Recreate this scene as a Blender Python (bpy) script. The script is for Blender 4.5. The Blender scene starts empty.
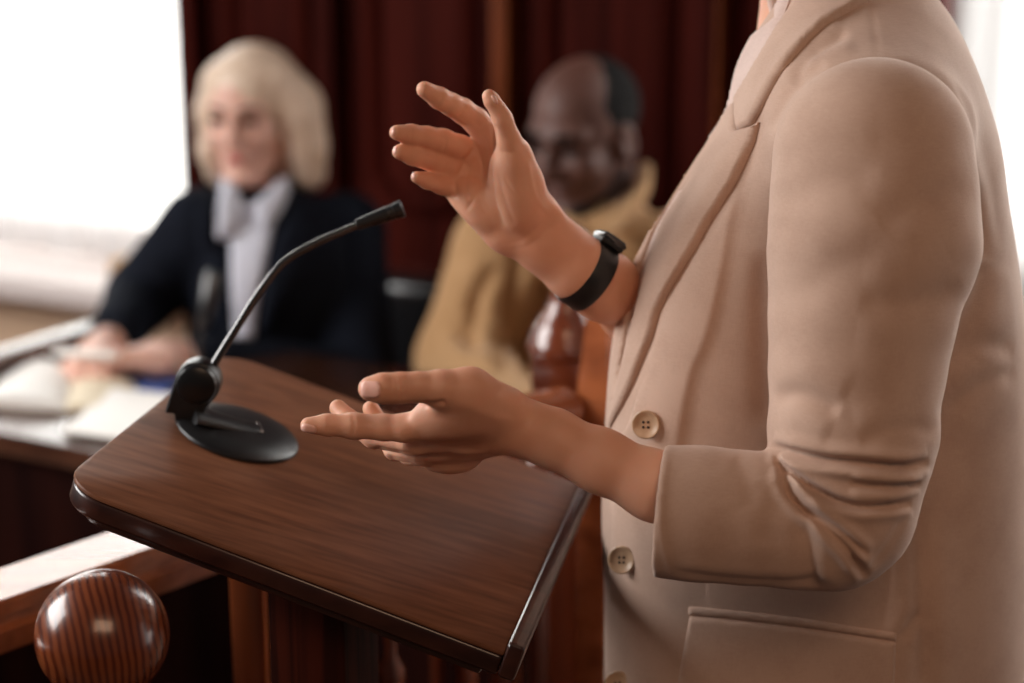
import bpy, bmesh, math, random
import numpy as np
from mathutils import Vector, Matrix
from mathutils.bvhtree import BVHTree
from mathutils.geometry import delaunay_2d_cdt
random.seed(7); rng = np.random.default_rng(7)
scene = bpy.context.scene
COL = scene.collection

# ------------------------------------------------------------------ camera
FPX = 1870.0; PITCH = math.radians(15.3); CP, SP = math.cos(PITCH), math.sin(PITCH); CAMZ = 1.55
cam_d = bpy.data.cameras.new('camera'); cam = bpy.data.objects.new('camera', cam_d); COL.objects.link(cam)
cam.location = (0, 0, CAMZ); cam.rotation_euler = (math.pi/2 - PITCH, 0, 0)
cam_d.sensor_width = 36.0; cam_d.lens = FPX*36.0/1024.0; cam_d.clip_start = .05
cam_d.dof.use_dof = True; cam_d.dof.focus_distance = 1.36; cam_d.dof.aperture_fstop = 2.8
scene.camera = cam

# ------------------------------------------------------------------ world, exposure
world = bpy.data.worlds.new('world'); scene.world = world; world.use_nodes = True
wb = world.node_tree.nodes['Background']; wb.inputs[0].default_value = (1.0, .95, .92, 1); wb.inputs[1].default_value = .07
# bright hazy daylight low in the sky on the far side of the windows
_n = world.node_tree.nodes; _l = world.node_tree.links
_tc = _n.new('ShaderNodeTexCoord'); _dp = _n.new('ShaderNodeVectorMath'); _dp.operation = 'DOT_PRODUCT'; _dp.inputs[1].default_value = (math.sin(math.radians(26)), math.cos(math.radians(26)), 0)
_m1 = _n.new('ShaderNodeMapRange'); _m1.inputs[1].default_value = .35; _m1.inputs[2].default_value = .6; _m1.inputs[3].default_value = 0; _m1.inputs[4].default_value = 3.2
_sx = _n.new('ShaderNodeSeparateXYZ'); _m2 = _n.new('ShaderNodeMapRange'); _m2.inputs[1].default_value = .34; _m2.inputs[2].default_value = .24; _m2.inputs[3].default_value = 0; _m2.inputs[4].default_value = 1
_mu = _n.new('ShaderNodeMath'); _mu.operation = 'MULTIPLY_ADD'; _mu.inputs[2].default_value = .05
_l.new(_tc.outputs['Generated'], _dp.inputs[0]); _l.new(_dp.outputs['Value'], _m1.inputs[0]); _l.new(_tc.outputs['Generated'], _sx.inputs[0]); _l.new(_sx.outputs['Z'], _m2.inputs[0])
_l.new(_m1.outputs[0], _mu.inputs[0]); _l.new(_m2.outputs[0], _mu.inputs[1]); _l.new(_mu.outputs[0], wb.inputs[1])
vs = scene.view_settings; vs.view_transform = 'Standard'; vs.look = 'None'; vs.exposure = 0.0; vs.gamma = 1.0
vs.use_curve_mapping = False

# ------------------------------------------------------------------ coordinates
def P(px, py, z):
    """point seen at (px, py) at depth z along the view axis"""
    u = (px-512)/FPX*z; v = (341.5-py)/FPX*z
    return np.array([u, z*CP+v*SP, CAMZ+v*CP-z*SP])
def proj(V):
    V = np.atleast_2d(V); y = V[:, 1]; w = V[:, 2]-CAMZ
    d = y*CP-w*SP; v = y*SP+w*CP
    return np.stack([512+FPX*V[:, 0]/d, 341.5-FPX*v/d], 1)
def on_z(px, py, Z):
    """where the view ray through (px, py) meets the horizontal plane at height Z"""
    a = P(px, py, 1.0)-np.array([0, 0, CAMZ]); t = (Z-CAMZ)/a[2]
    return np.array([0, 0, CAMZ])+a*t
TW = math.radians(26); WU = np.array([math.sin(TW), math.cos(TW), 0]); WW = np.array([math.cos(TW), -math.sin(TW), 0])   # wall axes
TB = math.radians(34); BU = np.array([math.sin(TB), math.cos(TB), 0]); BW = np.array([math.cos(TB), -math.sin(TB), 0])   # bench axes
UP = np.array([0, 0, 1.0])
def on_wall(px, py, b):
    a = P(px, py, 1.0)-np.array([0, 0, CAMZ]); t = b/(a@WU); X = np.array([0, 0, CAMZ])+a*t
    return X@WW, X[2]

# ------------------------------------------------------------------ lights (daylight behind the curtains, plus two added fill lights out of view)
WALL_B = 3.12
def area(name, loc, aim, sx, sy, power, col):
    l = bpy.data.lights.new(name, 'AREA'); l.shape = 'RECTANGLE'; l.size = sx; l.size_y = sy; l.energy = power; l.color = col
    o = bpy.data.objects.new(name, l); COL.objects.link(o); o.location = loc
    o.rotation_euler = (Vector(aim)-Vector(loc)).to_track_quat('-Z', 'Y').to_euler(); return o
def wallpt(a, b, z): return a*WW+b*WU+z*UP
aL = on_wall(183, 150, WALL_B-.06)[0]
aR = on_wall(926, 150, WALL_B)[0]
SILL = 0.90
lw = 2.0
c = wallpt(aL-lw/2+.02, WALL_B+.30, 1.85); area('daylight_left_window', c, c-WU, lw, 2.0, 95, (1.0, .985, .96))
c = wallpt(aR+lw/2+.30, WALL_B+.30, 1.95); area('daylight_right_window', c, c-WU, lw, 2.0, 220, (1.0, .985, .965))
c = np.array([-2.7, 1.72, 2.15]); area('added_left_fill', c, (0.2, 1.5, 1.2), 2.0, 1.3, 104, (1.0, .975, .955))  # added unseen area light from the left, brightens the woman and the lapel
c = np.array([.30, -.65, 2.6]); area('added_warm_fill', c, (0.3, 1.35, 1.15), 1.3, .8, 15, (1.0, .63, .41))  # added warm fill from high in front, no real lamp; grades the blazer downwards

# ------------------------------------------------------------------ object helpers
ORG = {}
def tag(o, label=None, cat=None, group=None, kind=None):
    if label: o['label'] = label
    if cat: o['category'] = cat
    if group: o['group'] = group
    if kind: o['kind'] = kind
    return o
def thing(name, label, cat, base, group=None):
    o = bpy.data.objects.new(name, None); COL.objects.link(o); o.location = [float(x) for x in base]; o.empty_display_size = .05
    ORG[o.name] = np.array(base, float); return tag(o, label, cat, group)
def obj(name, VF, mat, parent=None, smooth=True, origin=None):
    V, F = VF; V = np.asarray(V, np.float64)
    org = ORG[parent.name] if parent else (np.array(origin, float) if origin is not None else np.zeros(3))
    me = bpy.data.meshes.new(name)
    if isinstance(F, np.ndarray) and F.ndim == 2:
        n, k = F.shape
        me.vertices.add(len(V)); me.vertices.foreach_set('co', (V-org).astype(np.float32).ravel())
        me.loops.add(n*k); me.loops.foreach_set('vertex_index', F.astype(np.int32).ravel())
        me.polygons.add(n); me.polygons.foreach_set('loop_start', np.arange(0, n*k, k, dtype=np.int32))
        me.update(calc_edges=True)
    else:
        me.from_pydata([tuple(v) for v in (V-org)], [], [tuple(int(i) for i in q) for q in F]); me.update()
    me.validate()
    if smooth: me.polygons.foreach_set('use_smooth', [True]*len(me.polygons))
    if isinstance(smooth, float): me.set_sharp_from_angle(angle=smooth)
    me.materials.append(mat)
    o = bpy.data.objects.new(name, me); COL.objects.link(o)
    if parent: o.parent = parent
    else: o.location = org
    ORG[o.name] = org
    return o
def struct(name, VF, mat, smooth=.5): return tag(obj(name, VF, mat, None, smooth), kind='structure')
def join(*parts):
    Vs, Fs, n = [], [], 0
    for V, F in parts:
        Vs.append(np.asarray(V)); Fs += [tuple(int(i)+n for i in q) for q in F]; n += len(V)
    return np.concatenate(Vs), Fs
def bx(c, half, R=None, bevel=.003, seg=2):
    bm = bmesh.new(); bmesh.ops.create_cube(bm, size=2)
    for v in bm.verts: v.co = Vector((v.co.x*half[0], v.co.y*half[1], v.co.z*half[2]))
    if bevel: bmesh.ops.bevel(bm, geom=bm.edges[:]+bm.verts[:], offset=min(bevel, min(half)*.9), segments=seg, profile=.6, affect='EDGES')
    bm.verts.ensure_lookup_table()
    V = np.array([v.co[:] for v in bm.verts]); F = [[v.index for v in f.verts] for f in bm.faces]; bm.free()
    if R is not None: V = V@np.asarray(R)      # rows of R are the box's axes
    return V+np.asarray(c), F
def prism(poly, R, c, thick, bevel=.003, seg=2):
    """outline poly (local x, y) extruded from z=0 down to -thick; rows of R are its axes"""
    bm = bmesh.new(); vs = [bm.verts.new((x, y, 0)) for x, y in poly]; f = bm.faces.new(vs)
    r = bmesh.ops.extrude_face_region(bm, geom=[f])
    for v in [g for g in r['geom'] if isinstance(g, bmesh.types.BMVert)]: v.co.z -= thick
    bmesh.ops.recalc_face_normals(bm, faces=bm.faces[:])
    if bevel:
        es = [e for e in bm.edges if len(e.link_faces) == 2 and e.calc_face_angle(0) > .7]
        bmesh.ops.bevel(bm, geom=es, offset=bevel, segments=seg, profile=.5, affect='EDGES')
    bm.verts.ensure_lookup_table()
    V = np.array([v.co[:] for v in bm.verts]); F = [[v.index for v in f.verts] for f in bm.faces]; bm.free()
    return V@np.asarray(R)+np.asarray(c), F
def lathe(prof, c, R=None, seg=40):
    V, F = [], []; n = len(prof)
    for i in range(seg):
        a = 2*math.pi*i/seg
        for r, z in prof: V.append((r*math.cos(a), r*math.sin(a), z))
    for i in range(seg):
        j = (i+1) % seg
        for k in range(n-1): F.append((i*n+k, j*n+k, j*n+k+1, i*n+k+1))
    F.append([i*n+n-1 for i in range(seg)]); F.append([i*n for i in range(seg)][::-1])
    V = np.array(V)
    if R is not None: V = V@np.asarray(R)
    return V+np.asarray(c), F
def frame_from(z, x=None):
    z = np.asarray(z, float); z = z/np.linalg.norm(z)
    x = np.array([1., 0, 0]) if x is None else np.asarray(x, float)
    if abs(x@z) > .95*np.linalg.norm(x): x = np.array([0, 1., 0])
    x = x-z*(x@z); x /= np.linalg.norm(x)
    return np.array([x, np.cross(z, x), z])
def spline(pts, n):
    pts = np.asarray(pts, float); m = len(pts); out = []
    ext = np.vstack([2*pts[0]-pts[1], pts, 2*pts[-1]-pts[-2]])
    for t in np.linspace(0, m-1, n):
        i = min(int(t), m-2); u = t-i; a, b, c_, d = ext[i:i+4]
        out.append(.5*((2*b)+(-a+c_)*u+(2*a-5*b+4*c_-d)*u*u+(-a+3*b-3*c_+d)*u**3))
    return np.array(out)
def tube(pts, rad, seg=16, flat=1.0, up=None):
    pts = np.asarray(pts, float); n = len(pts); rad = np.broadcast_to(rad, (n,)); V, F = [], []; x = up
    for i in range(n):
        t = pts[min(i+1, n-1)]-pts[max(i-1, 0)]; R = frame_from(t, x); x = R[0]
        for k in range(seg):
            a = 2*math.pi*k/seg; V.append(pts[i]+rad[i]*(R[0]*math.cos(a)+flat*R[1]*math.sin(a)))
    for i in range(n-1):
        for k in range(seg):
            k2 = (k+1) % seg; F.append((i*seg+k, i*seg+k2, (i+1)*seg+k2, (i+1)*seg+k))
    F.append(list(range(seg))[::-1]); F.append([(n-1)*seg+k for k in range(seg)])
    return np.array(V), F
def sweep(section, pts, side):
    """closed section [(s, z)] carried along straight pts; s along `side`, z up"""
    V, F = [], []; n = len(section)
    for p_ in pts:
        for s_, z_ in section: V.append(np.asarray(p_)+side*s_+UP*z_)
    for i in range(len(pts)-1):
        for k in range(n):
            k2 = (k+1) % n; F.append((i*n+k, i*n+k2, (i+1)*n+k2, (i+1)*n+k))
    F.append(list(range(n))[::-1]); F.append([(len(pts)-1)*n+k for k in range(n)])
    return np.array(V), F

# ------------------------------------------------------------------ implicit surfaces
def smin(a, b, k):
    if k <= 0: return np.minimum(a, b)
    h = np.clip(.5+.5*(b-a)/k, 0, 1); return b*(1-h)+a*h-k*h*(1-h)
class Field:
    def __init__(s, lo, hi, h):
        s.lo = np.array(lo, float); s.h = h; s.n = np.maximum(np.ceil((np.array(hi)-s.lo)/h).astype(int)+1, 4)
        s.ax = [(s.lo[i]+h*np.arange(s.n[i])).astype(np.float32) for i in range(3)]
        s.d = np.full(tuple(s.n), 9.0, np.float32)
    def sl(s, lo, hi):
        return tuple(slice(int(max(0, math.floor((lo[i]-s.lo[i])/s.h))), int(min(s.n[i], max(0, math.ceil((hi[i]-s.lo[i])/s.h)+1)))) for i in range(3))
    def grid(s, q): return s.ax[0][q[0]][:, None, None], s.ax[1][q[1]][None, :, None], s.ax[2][q[2]][None, None, :]
    def op(s, q, v, k, sub=False):
        if sub: s.d[q] = -smin(-s.d[q], v, k)
        else: s.d[q] = smin(s.d[q], v, k)
    def cone(s, a, b, r1, r2, k=.004, sub=False, sq=(1, 1, 1)):
        a = np.asarray(a, float); b = np.asarray(b, float); m = max(r1, r2)*max(1/min(sq), 1)+k+3*s.h
        q = s.sl(np.minimum(a, b)-m, np.maximum(a, b)+m); X, Y, Z = s.grid(q)
        S = np.asarray(sq); ab = (b-a)*S; L = max(ab@ab, 1e-12)
        x, y, z = (X-a[0])*S[0], (Y-a[1])*S[1], (Z-a[2])*S[2]
        t = np.clip((x*ab[0]+y*ab[1]+z*ab[2])/L, 0, 1)
        v = np.sqrt((x-t*ab[0])**2+(y-t*ab[1])**2+(z-t*ab[2])**2)-(r1+(r2-r1)*t)
        s.op(q, v.astype(np.float32), k, sub)
    def chain(s, pts, rad, k=.004, sq=(1, 1, 1)):
        for i in range(len(pts)-1): s.cone(pts[i], pts[i+1], rad[i], rad[i+1], k, sq=sq)
    def ell(s, c, r, R=None, k=.004, sub=False):
        c = np.asarray(c, float); m = max(r)+k+3*s.h; q = s.sl(c-m, c+m); X, Y, Z = s.grid(q)
        R = np.eye(3) if R is None else np.asarray(R)
        l = [(X-c[0])*R[i, 0]+(Y-c[1])*R[i, 1]+(Z-c[2])*R[i, 2] for i in range(3)]
        k0 = np.sqrt(sum((l[i]/r[i])**2 for i in range(3))); k1 = np.sqrt(sum((l[i]/r[i]**2)**2 for i in range(3)))+1e-9
        s.op(q, (k0*(k0-1)/k1).astype(np.float32), k, sub)
    def cut(s, pt, nrm, k=0):
        """remove what lies on the side the normal points to"""
        X, Y, Z = s.grid((slice(None),)*3); n = np.asarray(nrm, float); n = n/np.linalg.norm(n)
        v = -((X-pt[0])*n[0]+(Y-pt[1])*n[1]+(Z-pt[2])*n[2]); s.d = -smin(-s.d, v.astype(np.float32), k)
    def mesh(s, smooth=2):
        d = s.d; d[0] = d[-1] = 1; d[:, 0] = d[:, -1] = 1; d[:, :, 0] = d[:, :, -1] = 1
        ins = d < 0; n = d.shape; cnt = np.zeros((n[0]-1, n[1]-1, n[2]-1), np.int8)
        for i in (0, 1):
            for j in (0, 1):
                for k in (0, 1): cnt += ins[i:n[0]-1+i, j:n[1]-1+j, k:n[2]-1+k]
        I, J, K = np.nonzero((cnt > 0) & (cnt < 8)); idx = np.full(cnt.shape, -1, np.int64); idx[I, J, K] = np.arange(len(I))
        acc = np.zeros((len(I), 3)); num = np.zeros(len(I))
        cor = [(0, 0, 0), (1, 0, 0), (0, 1, 0), (1, 1, 0), (0, 0, 1), (1, 0, 1), (0, 1, 1), (1, 1, 1)]
        for e0 in range(8):
            for e1 in range(e0+1, 8):
                A, B = cor[e0], cor[e1]
                if sum(abs(A[i]-B[i]) for i in range(3)) != 1: continue
                a = d[I+A[0], J+A[1], K+A[2]]; b = d[I+B[0], J+B[1], K+B[2]]; m = (a < 0) != (b < 0)
                t = np.where(m, a/np.where(a-b == 0, 1, a-b), 0)
                for i in range(3): acc[:, i] += np.where(m, A[i]+t*(B[i]-A[i]), 0)
                num += m
        V = (np.stack([I, J, K], 1)+acc/num[:, None])*s.h+s.lo
        Q = []
        for ax in range(3):
            o1, o2 = (ax+1) % 3, (ax+2) % 3
            a = [slice(1, m-1) for m in n]; b = list(a); a[ax] = slice(0, n[ax]-1); b[ax] = slice(1, n[ax])
            A, B = ins[tuple(a)], ins[tuple(b)]; m = np.argwhere(A != B); 
            if not len(m): continue
            sgn = A[m[:, 0], m[:, 1], m[:, 2]]; off = [1, 1, 1]; off[ax] = 0; m = m+np.array(off)
            def cell(u, w):
                g = m.copy(); g[:, o1] -= u; g[:, o2] -= w; return idx[g[:, 0], g[:, 1], g[:, 2]]
            q = np.stack([cell(1, 1), cell(0, 1), cell(0, 0), cell(1, 0)], 1)
            q[~sgn] = q[~sgn][:, ::-1]; Q.append(q)
        F = np.concatenate(Q); F = F[(F >= 0).all(1)]
        for _ in range(smooth): V = relax(V, F, .5)
        return V, F
def relax(V, F, w=.5):
    n = len(V); S = np.zeros_like(V); c_ = np.zeros(n)
    for i in range(4):
        a, b = F[:, i], F[:, (i+1) % 4]
        for j in range(3): S[:, j] += np.bincount(a, V[b, j], n)
        c_ += np.bincount(a, minlength=n)
    return V*(1-w)+w*S/np.maximum(c_, 1)[:, None]
def normals(V, F):
    fn = np.cross(V[F[:, 2]]-V[F[:, 0]], V[F[:, 3]]-V[F[:, 1]]); N = np.zeros_like(V)
    for i in range(4):
        for j in range(3): N[:, j] += np.bincount(F[:, i], fn[:, j], len(V))
    return N/np.maximum(np.linalg.norm(N, axis=1), 1e-12)[:, None]
def facing(V, N):
    d = np.array([0, 0, CAMZ])-V; d /= np.linalg.norm(d, axis=1)[:, None]
    return np.clip(((N*d).sum(1)-.05)/.3, 0, 1)
def polydist(Q, poly):
    """signed distance (plus = left of the walking direction as drawn with y down -> right-hand side) and place along the line 0..1"""
    poly = np.asarray(poly, float); best = np.full(len(Q), 1e9); sg = np.zeros(len(Q)); tt = np.zeros(len(Q)); L = 0
    seg = np.linalg.norm(np.diff(poly, axis=0), axis=1); tot = seg.sum()
    for i in range(len(poly)-1):
        a, b = poly[i], poly[i+1]; ab = b-a; t = np.clip(((Q-a)@ab)/(ab@ab), 0, 1); w = Q-a-t[:, None]*ab
        d = np.hypot(w[:, 0], w[:, 1]); m = d < best
        best[m] = d[m]; sg[m] = np.sign(ab[0]*(Q[m, 1]-a[1])-ab[1]*(Q[m, 0]-a[0])); tt[m] = (L+t[m]*seg[i])/tot; L += seg[i]
    return best*sg, tt
def sculpt(V, F, lines):
    """lines: (polyline, amplitude, width, kind) in the picture's measure; pushes the surface along its normal"""
    N = normals(V, F); W = facing(V, N); Q = proj(V); D = np.zeros(len(V))
    for poly, amp, w, kind in lines:
        pl = np.asarray(poly, float); lo, hi = pl.min(0)-6*w, pl.max(0)+6*w
        m = np.nonzero((Q[:, 0] > lo[0]) & (Q[:, 0] < hi[0]) & (Q[:, 1] > lo[1]) & (Q[:, 1] < hi[1]) & (W > 0))[0]
        if not len(m): continue
        pl2 = spline(pl, max(8, 4*len(pl))) if len(pl) > 2 else pl
        d, t = polydist(Q[m], pl2); end = np.clip(np.minimum(t, 1-t)/.14, 0, 1)**.7
        if kind == 'v': pr = -np.exp(-(d/w)**2)+.55*np.exp(-((np.abs(d)-2.2*w)/(1.6*w))**2)      # crease between two ridges
        elif kind == 'g': pr = -np.exp(-(d/w)**2)                                                # groove
        elif kind == 'r': pr = np.exp(-(d/w)**2)                                                 # ridge
        elif kind == 's': pr = np.where(d > 0, np.exp(-(d/(3*w))**2), -.35*np.exp(-(d/(2.5*w))**2))*np.clip(np.abs(d)/6, 0, 1)  # step
        D[m] += amp*pr*end*W[m]
    return V+N*D[:, None]
def bvh(VF): return BVHTree.FromPolygons([tuple(v) for v in VF[0]], [tuple(int(i) for i in q) for q in VF[1]])
def cast(tree, q):
    o = Vector((0, 0, CAMZ)); d = (Vector(P(q[0], q[1], 1.0))-o).normalized(); h = tree.ray_cast(o, d)
    if h[0] is not None: return np.array(h[0]), np.array(h[1])
    best = None
    for z in np.linspace(1.2, 3.3, 85):
        h = tree.find_nearest(o+d*(z/(d.y*CP-d.z*SP)))
        if best is None or h[3] < best[3]: best = h
    return np.array(best[0]), np.array(best[1])
def inside(q, poly):
    x, y = q; r = False; n = len(poly)
    for i in range(n):
        (x1, y1), (x2, y2) = poly[i], poly[i-1]
        if (y1 > y) != (y2 > y) and x < (x2-x1)*(y-y1)/(y2-y1)+x1: r = not r
    return r
def patch(poly, tree, offset, step=3.0, edge=3.0, under=.002, smooth_n=True):
    """a cloth piece (or nail) lying on a surface: outline poly, thickness from offset(q); rounded rim, closed underside"""
    poly = [np.asarray(p_, float) for p_ in poly]; B = []
    for i in range(len(poly)):
        a, b = poly[i], poly[(i+1) % len(poly)]; k = max(1, int(np.linalg.norm(b-a)/step))
        B += [a+(b-a)*j/k for j in range(k)]
    nb = len(B); A = np.array(B); lo, hi = A.min(0), A.max(0); pts = list(B); cl = np.vstack([A, A[:1]])
    inner = []
    for y in np.arange(lo[1]+step/2, hi[1], step):
        for x in np.arange(lo[0]+step/2, hi[0], step):
            if inside((x, y), B): inner.append((x, y))
    dist = np.zeros(nb)
    if inner:
        I = np.array(inner); di = np.abs(polydist(I, cl)[0]); keep = di > step*.55; I = I[keep]; di = di[keep]
        pts += list(I); dist = np.concatenate([dist, di])
    r = delaunay_2d_cdt([Vector((float(x), float(y))) for x, y in pts], [], [list(range(nb))], 1, 1e-4)
    uv = np.array([v[:] for v in r[0]]); F = [list(f) for f in r[2]]
    dd = np.abs(polydist(uv, cl)[0]); dd[dd < 1e-3] = 0
    top = []; bot = []
    for q, e in zip(uv, dd):
        X, N = cast(tree, q); o = offset(q) if callable(offset) else offset
        round_ = math.sqrt(max(0, 1-(1-min(e/edge, 1))**2))
        top.append(X+N*(o*(.45+.55*round_))); bot.append(X-N*under)
    n = len(uv); V = np.array(top+bot); cnt = {}
    if F:
        a, b, c_ = (V[F[0][i]] for i in range(3)); nn = np.cross(b-a, c_-a)
        if nn@(np.array([0, 0, CAMZ])-a) < 0: F = [f[::-1] for f in F]
    for f in F:
        for i in range(len(f)): cnt[(f[i], f[(i+1) % len(f)])] = 1
    side = [(b, a, a+n, b+n) for (a, b) in cnt if (b, a) not in cnt]
    return V, F+[tuple(i+n for i in f[::-1]) for f in F]+side

# ------------------------------------------------------------------ materials
def mat(name, col, rough=.6, metal=0, coat=0, spec=.5, sss=0, sheen=0):
    m = bpy.data.materials.new(name); m.use_nodes = True; b = m.node_tree.nodes['Principled BSDF']
    b.inputs['Base Color'].default_value = (*col, 1); b.inputs['Roughness'].default_value = rough; b.inputs['Metallic'].default_value = metal
    b.inputs['Coat Weight'].default_value = coat; b.inputs['Coat Roughness'].default_value = .12; b.inputs['Specular IOR Level'].default_value = spec
    if sss:
        b.inputs['Subsurface Weight'].default_value = sss; b.inputs['Subsurface Radius'].default_value = (1, .35, .2); b.inputs['Subsurface Scale'].default_value = .006
    if sheen: b.inputs['Sheen Weight'].default_value = sheen; b.inputs['Sheen Roughness'].default_value = .5
    return m
def nd(m, t, **kw):
    n = m.node_tree.nodes.new(t)
    for k, v in kw.items():
        if k in n.inputs: n.inputs[k].default_value = v
        else: setattr(n, k, v)
    return n
def lk(m, a, ao, b, bi): m.node_tree.links.new(a.outputs[ao], b.inputs[bi])
def vary(m, c1, c2, scale=(1, 1, 1), rot=(0, 0, 0), detail=6, lo=.35, hi=.65, bump=0, ns=1.0, dist=0, extra=None, bd=.002):
    co = nd(m, 'ShaderNodeTexCoord'); mp = nd(m, 'ShaderNodeMapping'); mp.inputs['Scale'].default_value = scale; mp.inputs['Rotation'].default_value = rot
    lk(m, co, 'Object', mp, 'Vector'); no = nd(m, 'ShaderNodeTexNoise', Scale=ns, Detail=detail, Distortion=dist); lk(m, mp, 0, no, 'Vector')
    cr = nd(m, 'ShaderNodeValToRGB'); e = cr.color_ramp.elements; e[0].position = lo; e[1].position = hi; e[0].color = (*c1, 1); e[1].color = (*c2, 1)
    lk(m, no, 'Fac', cr, 0); b = m.node_tree.nodes['Principled BSDF']; lk(m, cr, 0, b, 'Base Color')
    if bump:
        bp = nd(m, 'ShaderNodeBump', Strength=bump, Distance=bd); lk(m, no, 'Fac', bp, 'Height'); lk(m, bp, 0, b, 'Normal')
    return m
def srgb(r, g, b): return tuple(((x/255+.055)/1.055)**2.4 if x > 10 else x/255/12.92 for x in (r, g, b))
M = {}
M['panel'] = vary(mat('dark_red_wood', (.03, .006, .004), .6, spec=.03), (.026, .0034, .0022), (.054, .0075, .0048), (14, 14, .8), ns=2, bump=.05)
M['pilaster'] = vary(mat('red_brown_wood', (.1, .025, .01), .5, spec=.1), (.12, .028, .008), (.19, .045, .013), (14, 14, .8), ns=2)
M['rail'] = vary(mat('orange_brown_wood', (.2, .07, .03), .22, coat=1), (.24, .062, .02), (.40, .118, .04), (2, 18, 18), (0, 0, -.97), ns=2)
M['post'] = vary(mat('orange_brown_post_wood', (.2, .05, .02), .28, coat=.6), (.17, .036, .009), (.30, .068, .018), (18, 18, 1), ns=2)
M['turned'] = vary(mat('turned_red_wood', (.14, .03, .012), .25, coat=.7), (.11, .02, .007), (.2, .045, .015), (18, 18, 1), ns=2)
M['bench'] = vary(mat('bench_wood', (.02, .006, .004), .6, spec=.03), (.007, .0012, .0009), (.015, .003, .0018), (12, 12, 1), ns=2)
M['desk'] = vary(mat('desk_top_wood', (.05, .02, .012), .16, coat=.8), (.04, .014, .008), (.07, .026, .014), (2, 14, 2), ns=2)
M['plaster'] = vary(mat('beige_wall', srgb(226, 194, 164), .85), srgb(222, 190, 160), srgb(230, 198, 168), ns=3)
M['pale'] = mat('pale_wall', srgb(205, 190, 180), .8)
M['sill'] = mat('white_sill', srgb(238, 226, 222), .4)
M['sill_brown'] = mat('brown_sill', srgb(140, 100, 70), .5)
M['floor'] = vary(mat('floor_wood', (.1, .05, .03), .4), (.07, .03, .018), (.12, .055, .03), (1, 8, 1), ns=2)
M['black'] = vary(mat('black_plastic', (.008, .008, .009), .38), (.007, .007, .008), (.011, .011, .012), ns=20)
M['blackgloss'] = mat('black_gloss', (.006, .006, .007), .3, coat=.1)
M['blackmetal'] = mat('black_metal', (.012, .012, .013), .24, coat=.9, spec=.8)
M['silver'] = mat('silver', (.6, .58, .55), .3, metal=1)
M['leather'] = vary(mat('black_leather', (.008, .008, .01), .3, coat=.6), (.006, .006, .008), (.012, .012, .014), ns=60, bump=.15)
M['paper'] = mat('white_paper', srgb(246, 243, 238), .7)
M['cream'] = mat('cream_paper', srgb(226, 212, 186), .7)
M['blue'] = mat('blue_card', srgb(70, 90, 150), .5)
M['cover'] = mat('brown_cover', srgb(90, 66, 44), .5)
M['tan'] = mat('tan_wood', srgb(190, 150, 105), .6)
# skin
def skin(name, a, b, rough=.48, sss=.25):
    m = mat(name, a, rough, sss=sss, spec=.42); vary(m, a, b, ns=18, detail=5, lo=.3, hi=.7)
    no = nd(m, 'ShaderNodeTexNoise', Scale=900, Detail=3); co = nd(m, 'ShaderNodeTexCoord'); lk(m, co, 'Object', no, 'Vector')
    n2 = nd(m, 'ShaderNodeTexNoise', Scale=160, Detail=4); lk(m, co, 'Object', n2, 'Vector')
    ad = nd(m, 'ShaderNodeMath', operation='ADD'); lk(m, no, 'Fac', ad, 0); lk(m, n2, 'Fac', ad, 1)
    bp = nd(m, 'ShaderNodeBump', Strength=.28, Distance=.0006); lk(m, ad, 0, bp, 'Height'); lk(m, bp, 0, m.node_tree.nodes['Principled BSDF'], 'Normal'); return m
M['skin'] = skin('speaker_skin', srgb(218, 157, 127), srgb(228, 174, 146), .5)
M['skin_w'] = skin('woman_skin', srgb(214, 166, 148), srgb(224, 178, 160), .5, .15)
M['skin_m'] = skin('man_skin', srgb(84, 53, 44), srgb(100, 65, 55), .52, .05)
M['nail'] = mat('nail', srgb(240, 186, 170), .3, coat=.2, sss=.1)
M['lip'] = mat('lip', srgb(176, 84, 80), .45)
M['lip_m'] = mat('dark_lip', srgb(92, 54, 48), .45)
M['eye'] = mat('eye', srgb(40, 28, 25), .7, spec=.1)
M['brow'] = mat('brow', srgb(110, 84, 66), .8)
M['blackhair'] = vary(mat('short_black_hair', (.012, .011, .011), .9, spec=.1), (.008, .008, .008), (.022, .02, .02), ns=120, bump=.4)
M['blond'] = vary(mat('blond_hair', srgb(214, 188, 164), .42), srgb(204, 174, 148), srgb(228, 206, 186), (40, 40, 3), ns=3, bump=.3, bd=.004)
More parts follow.
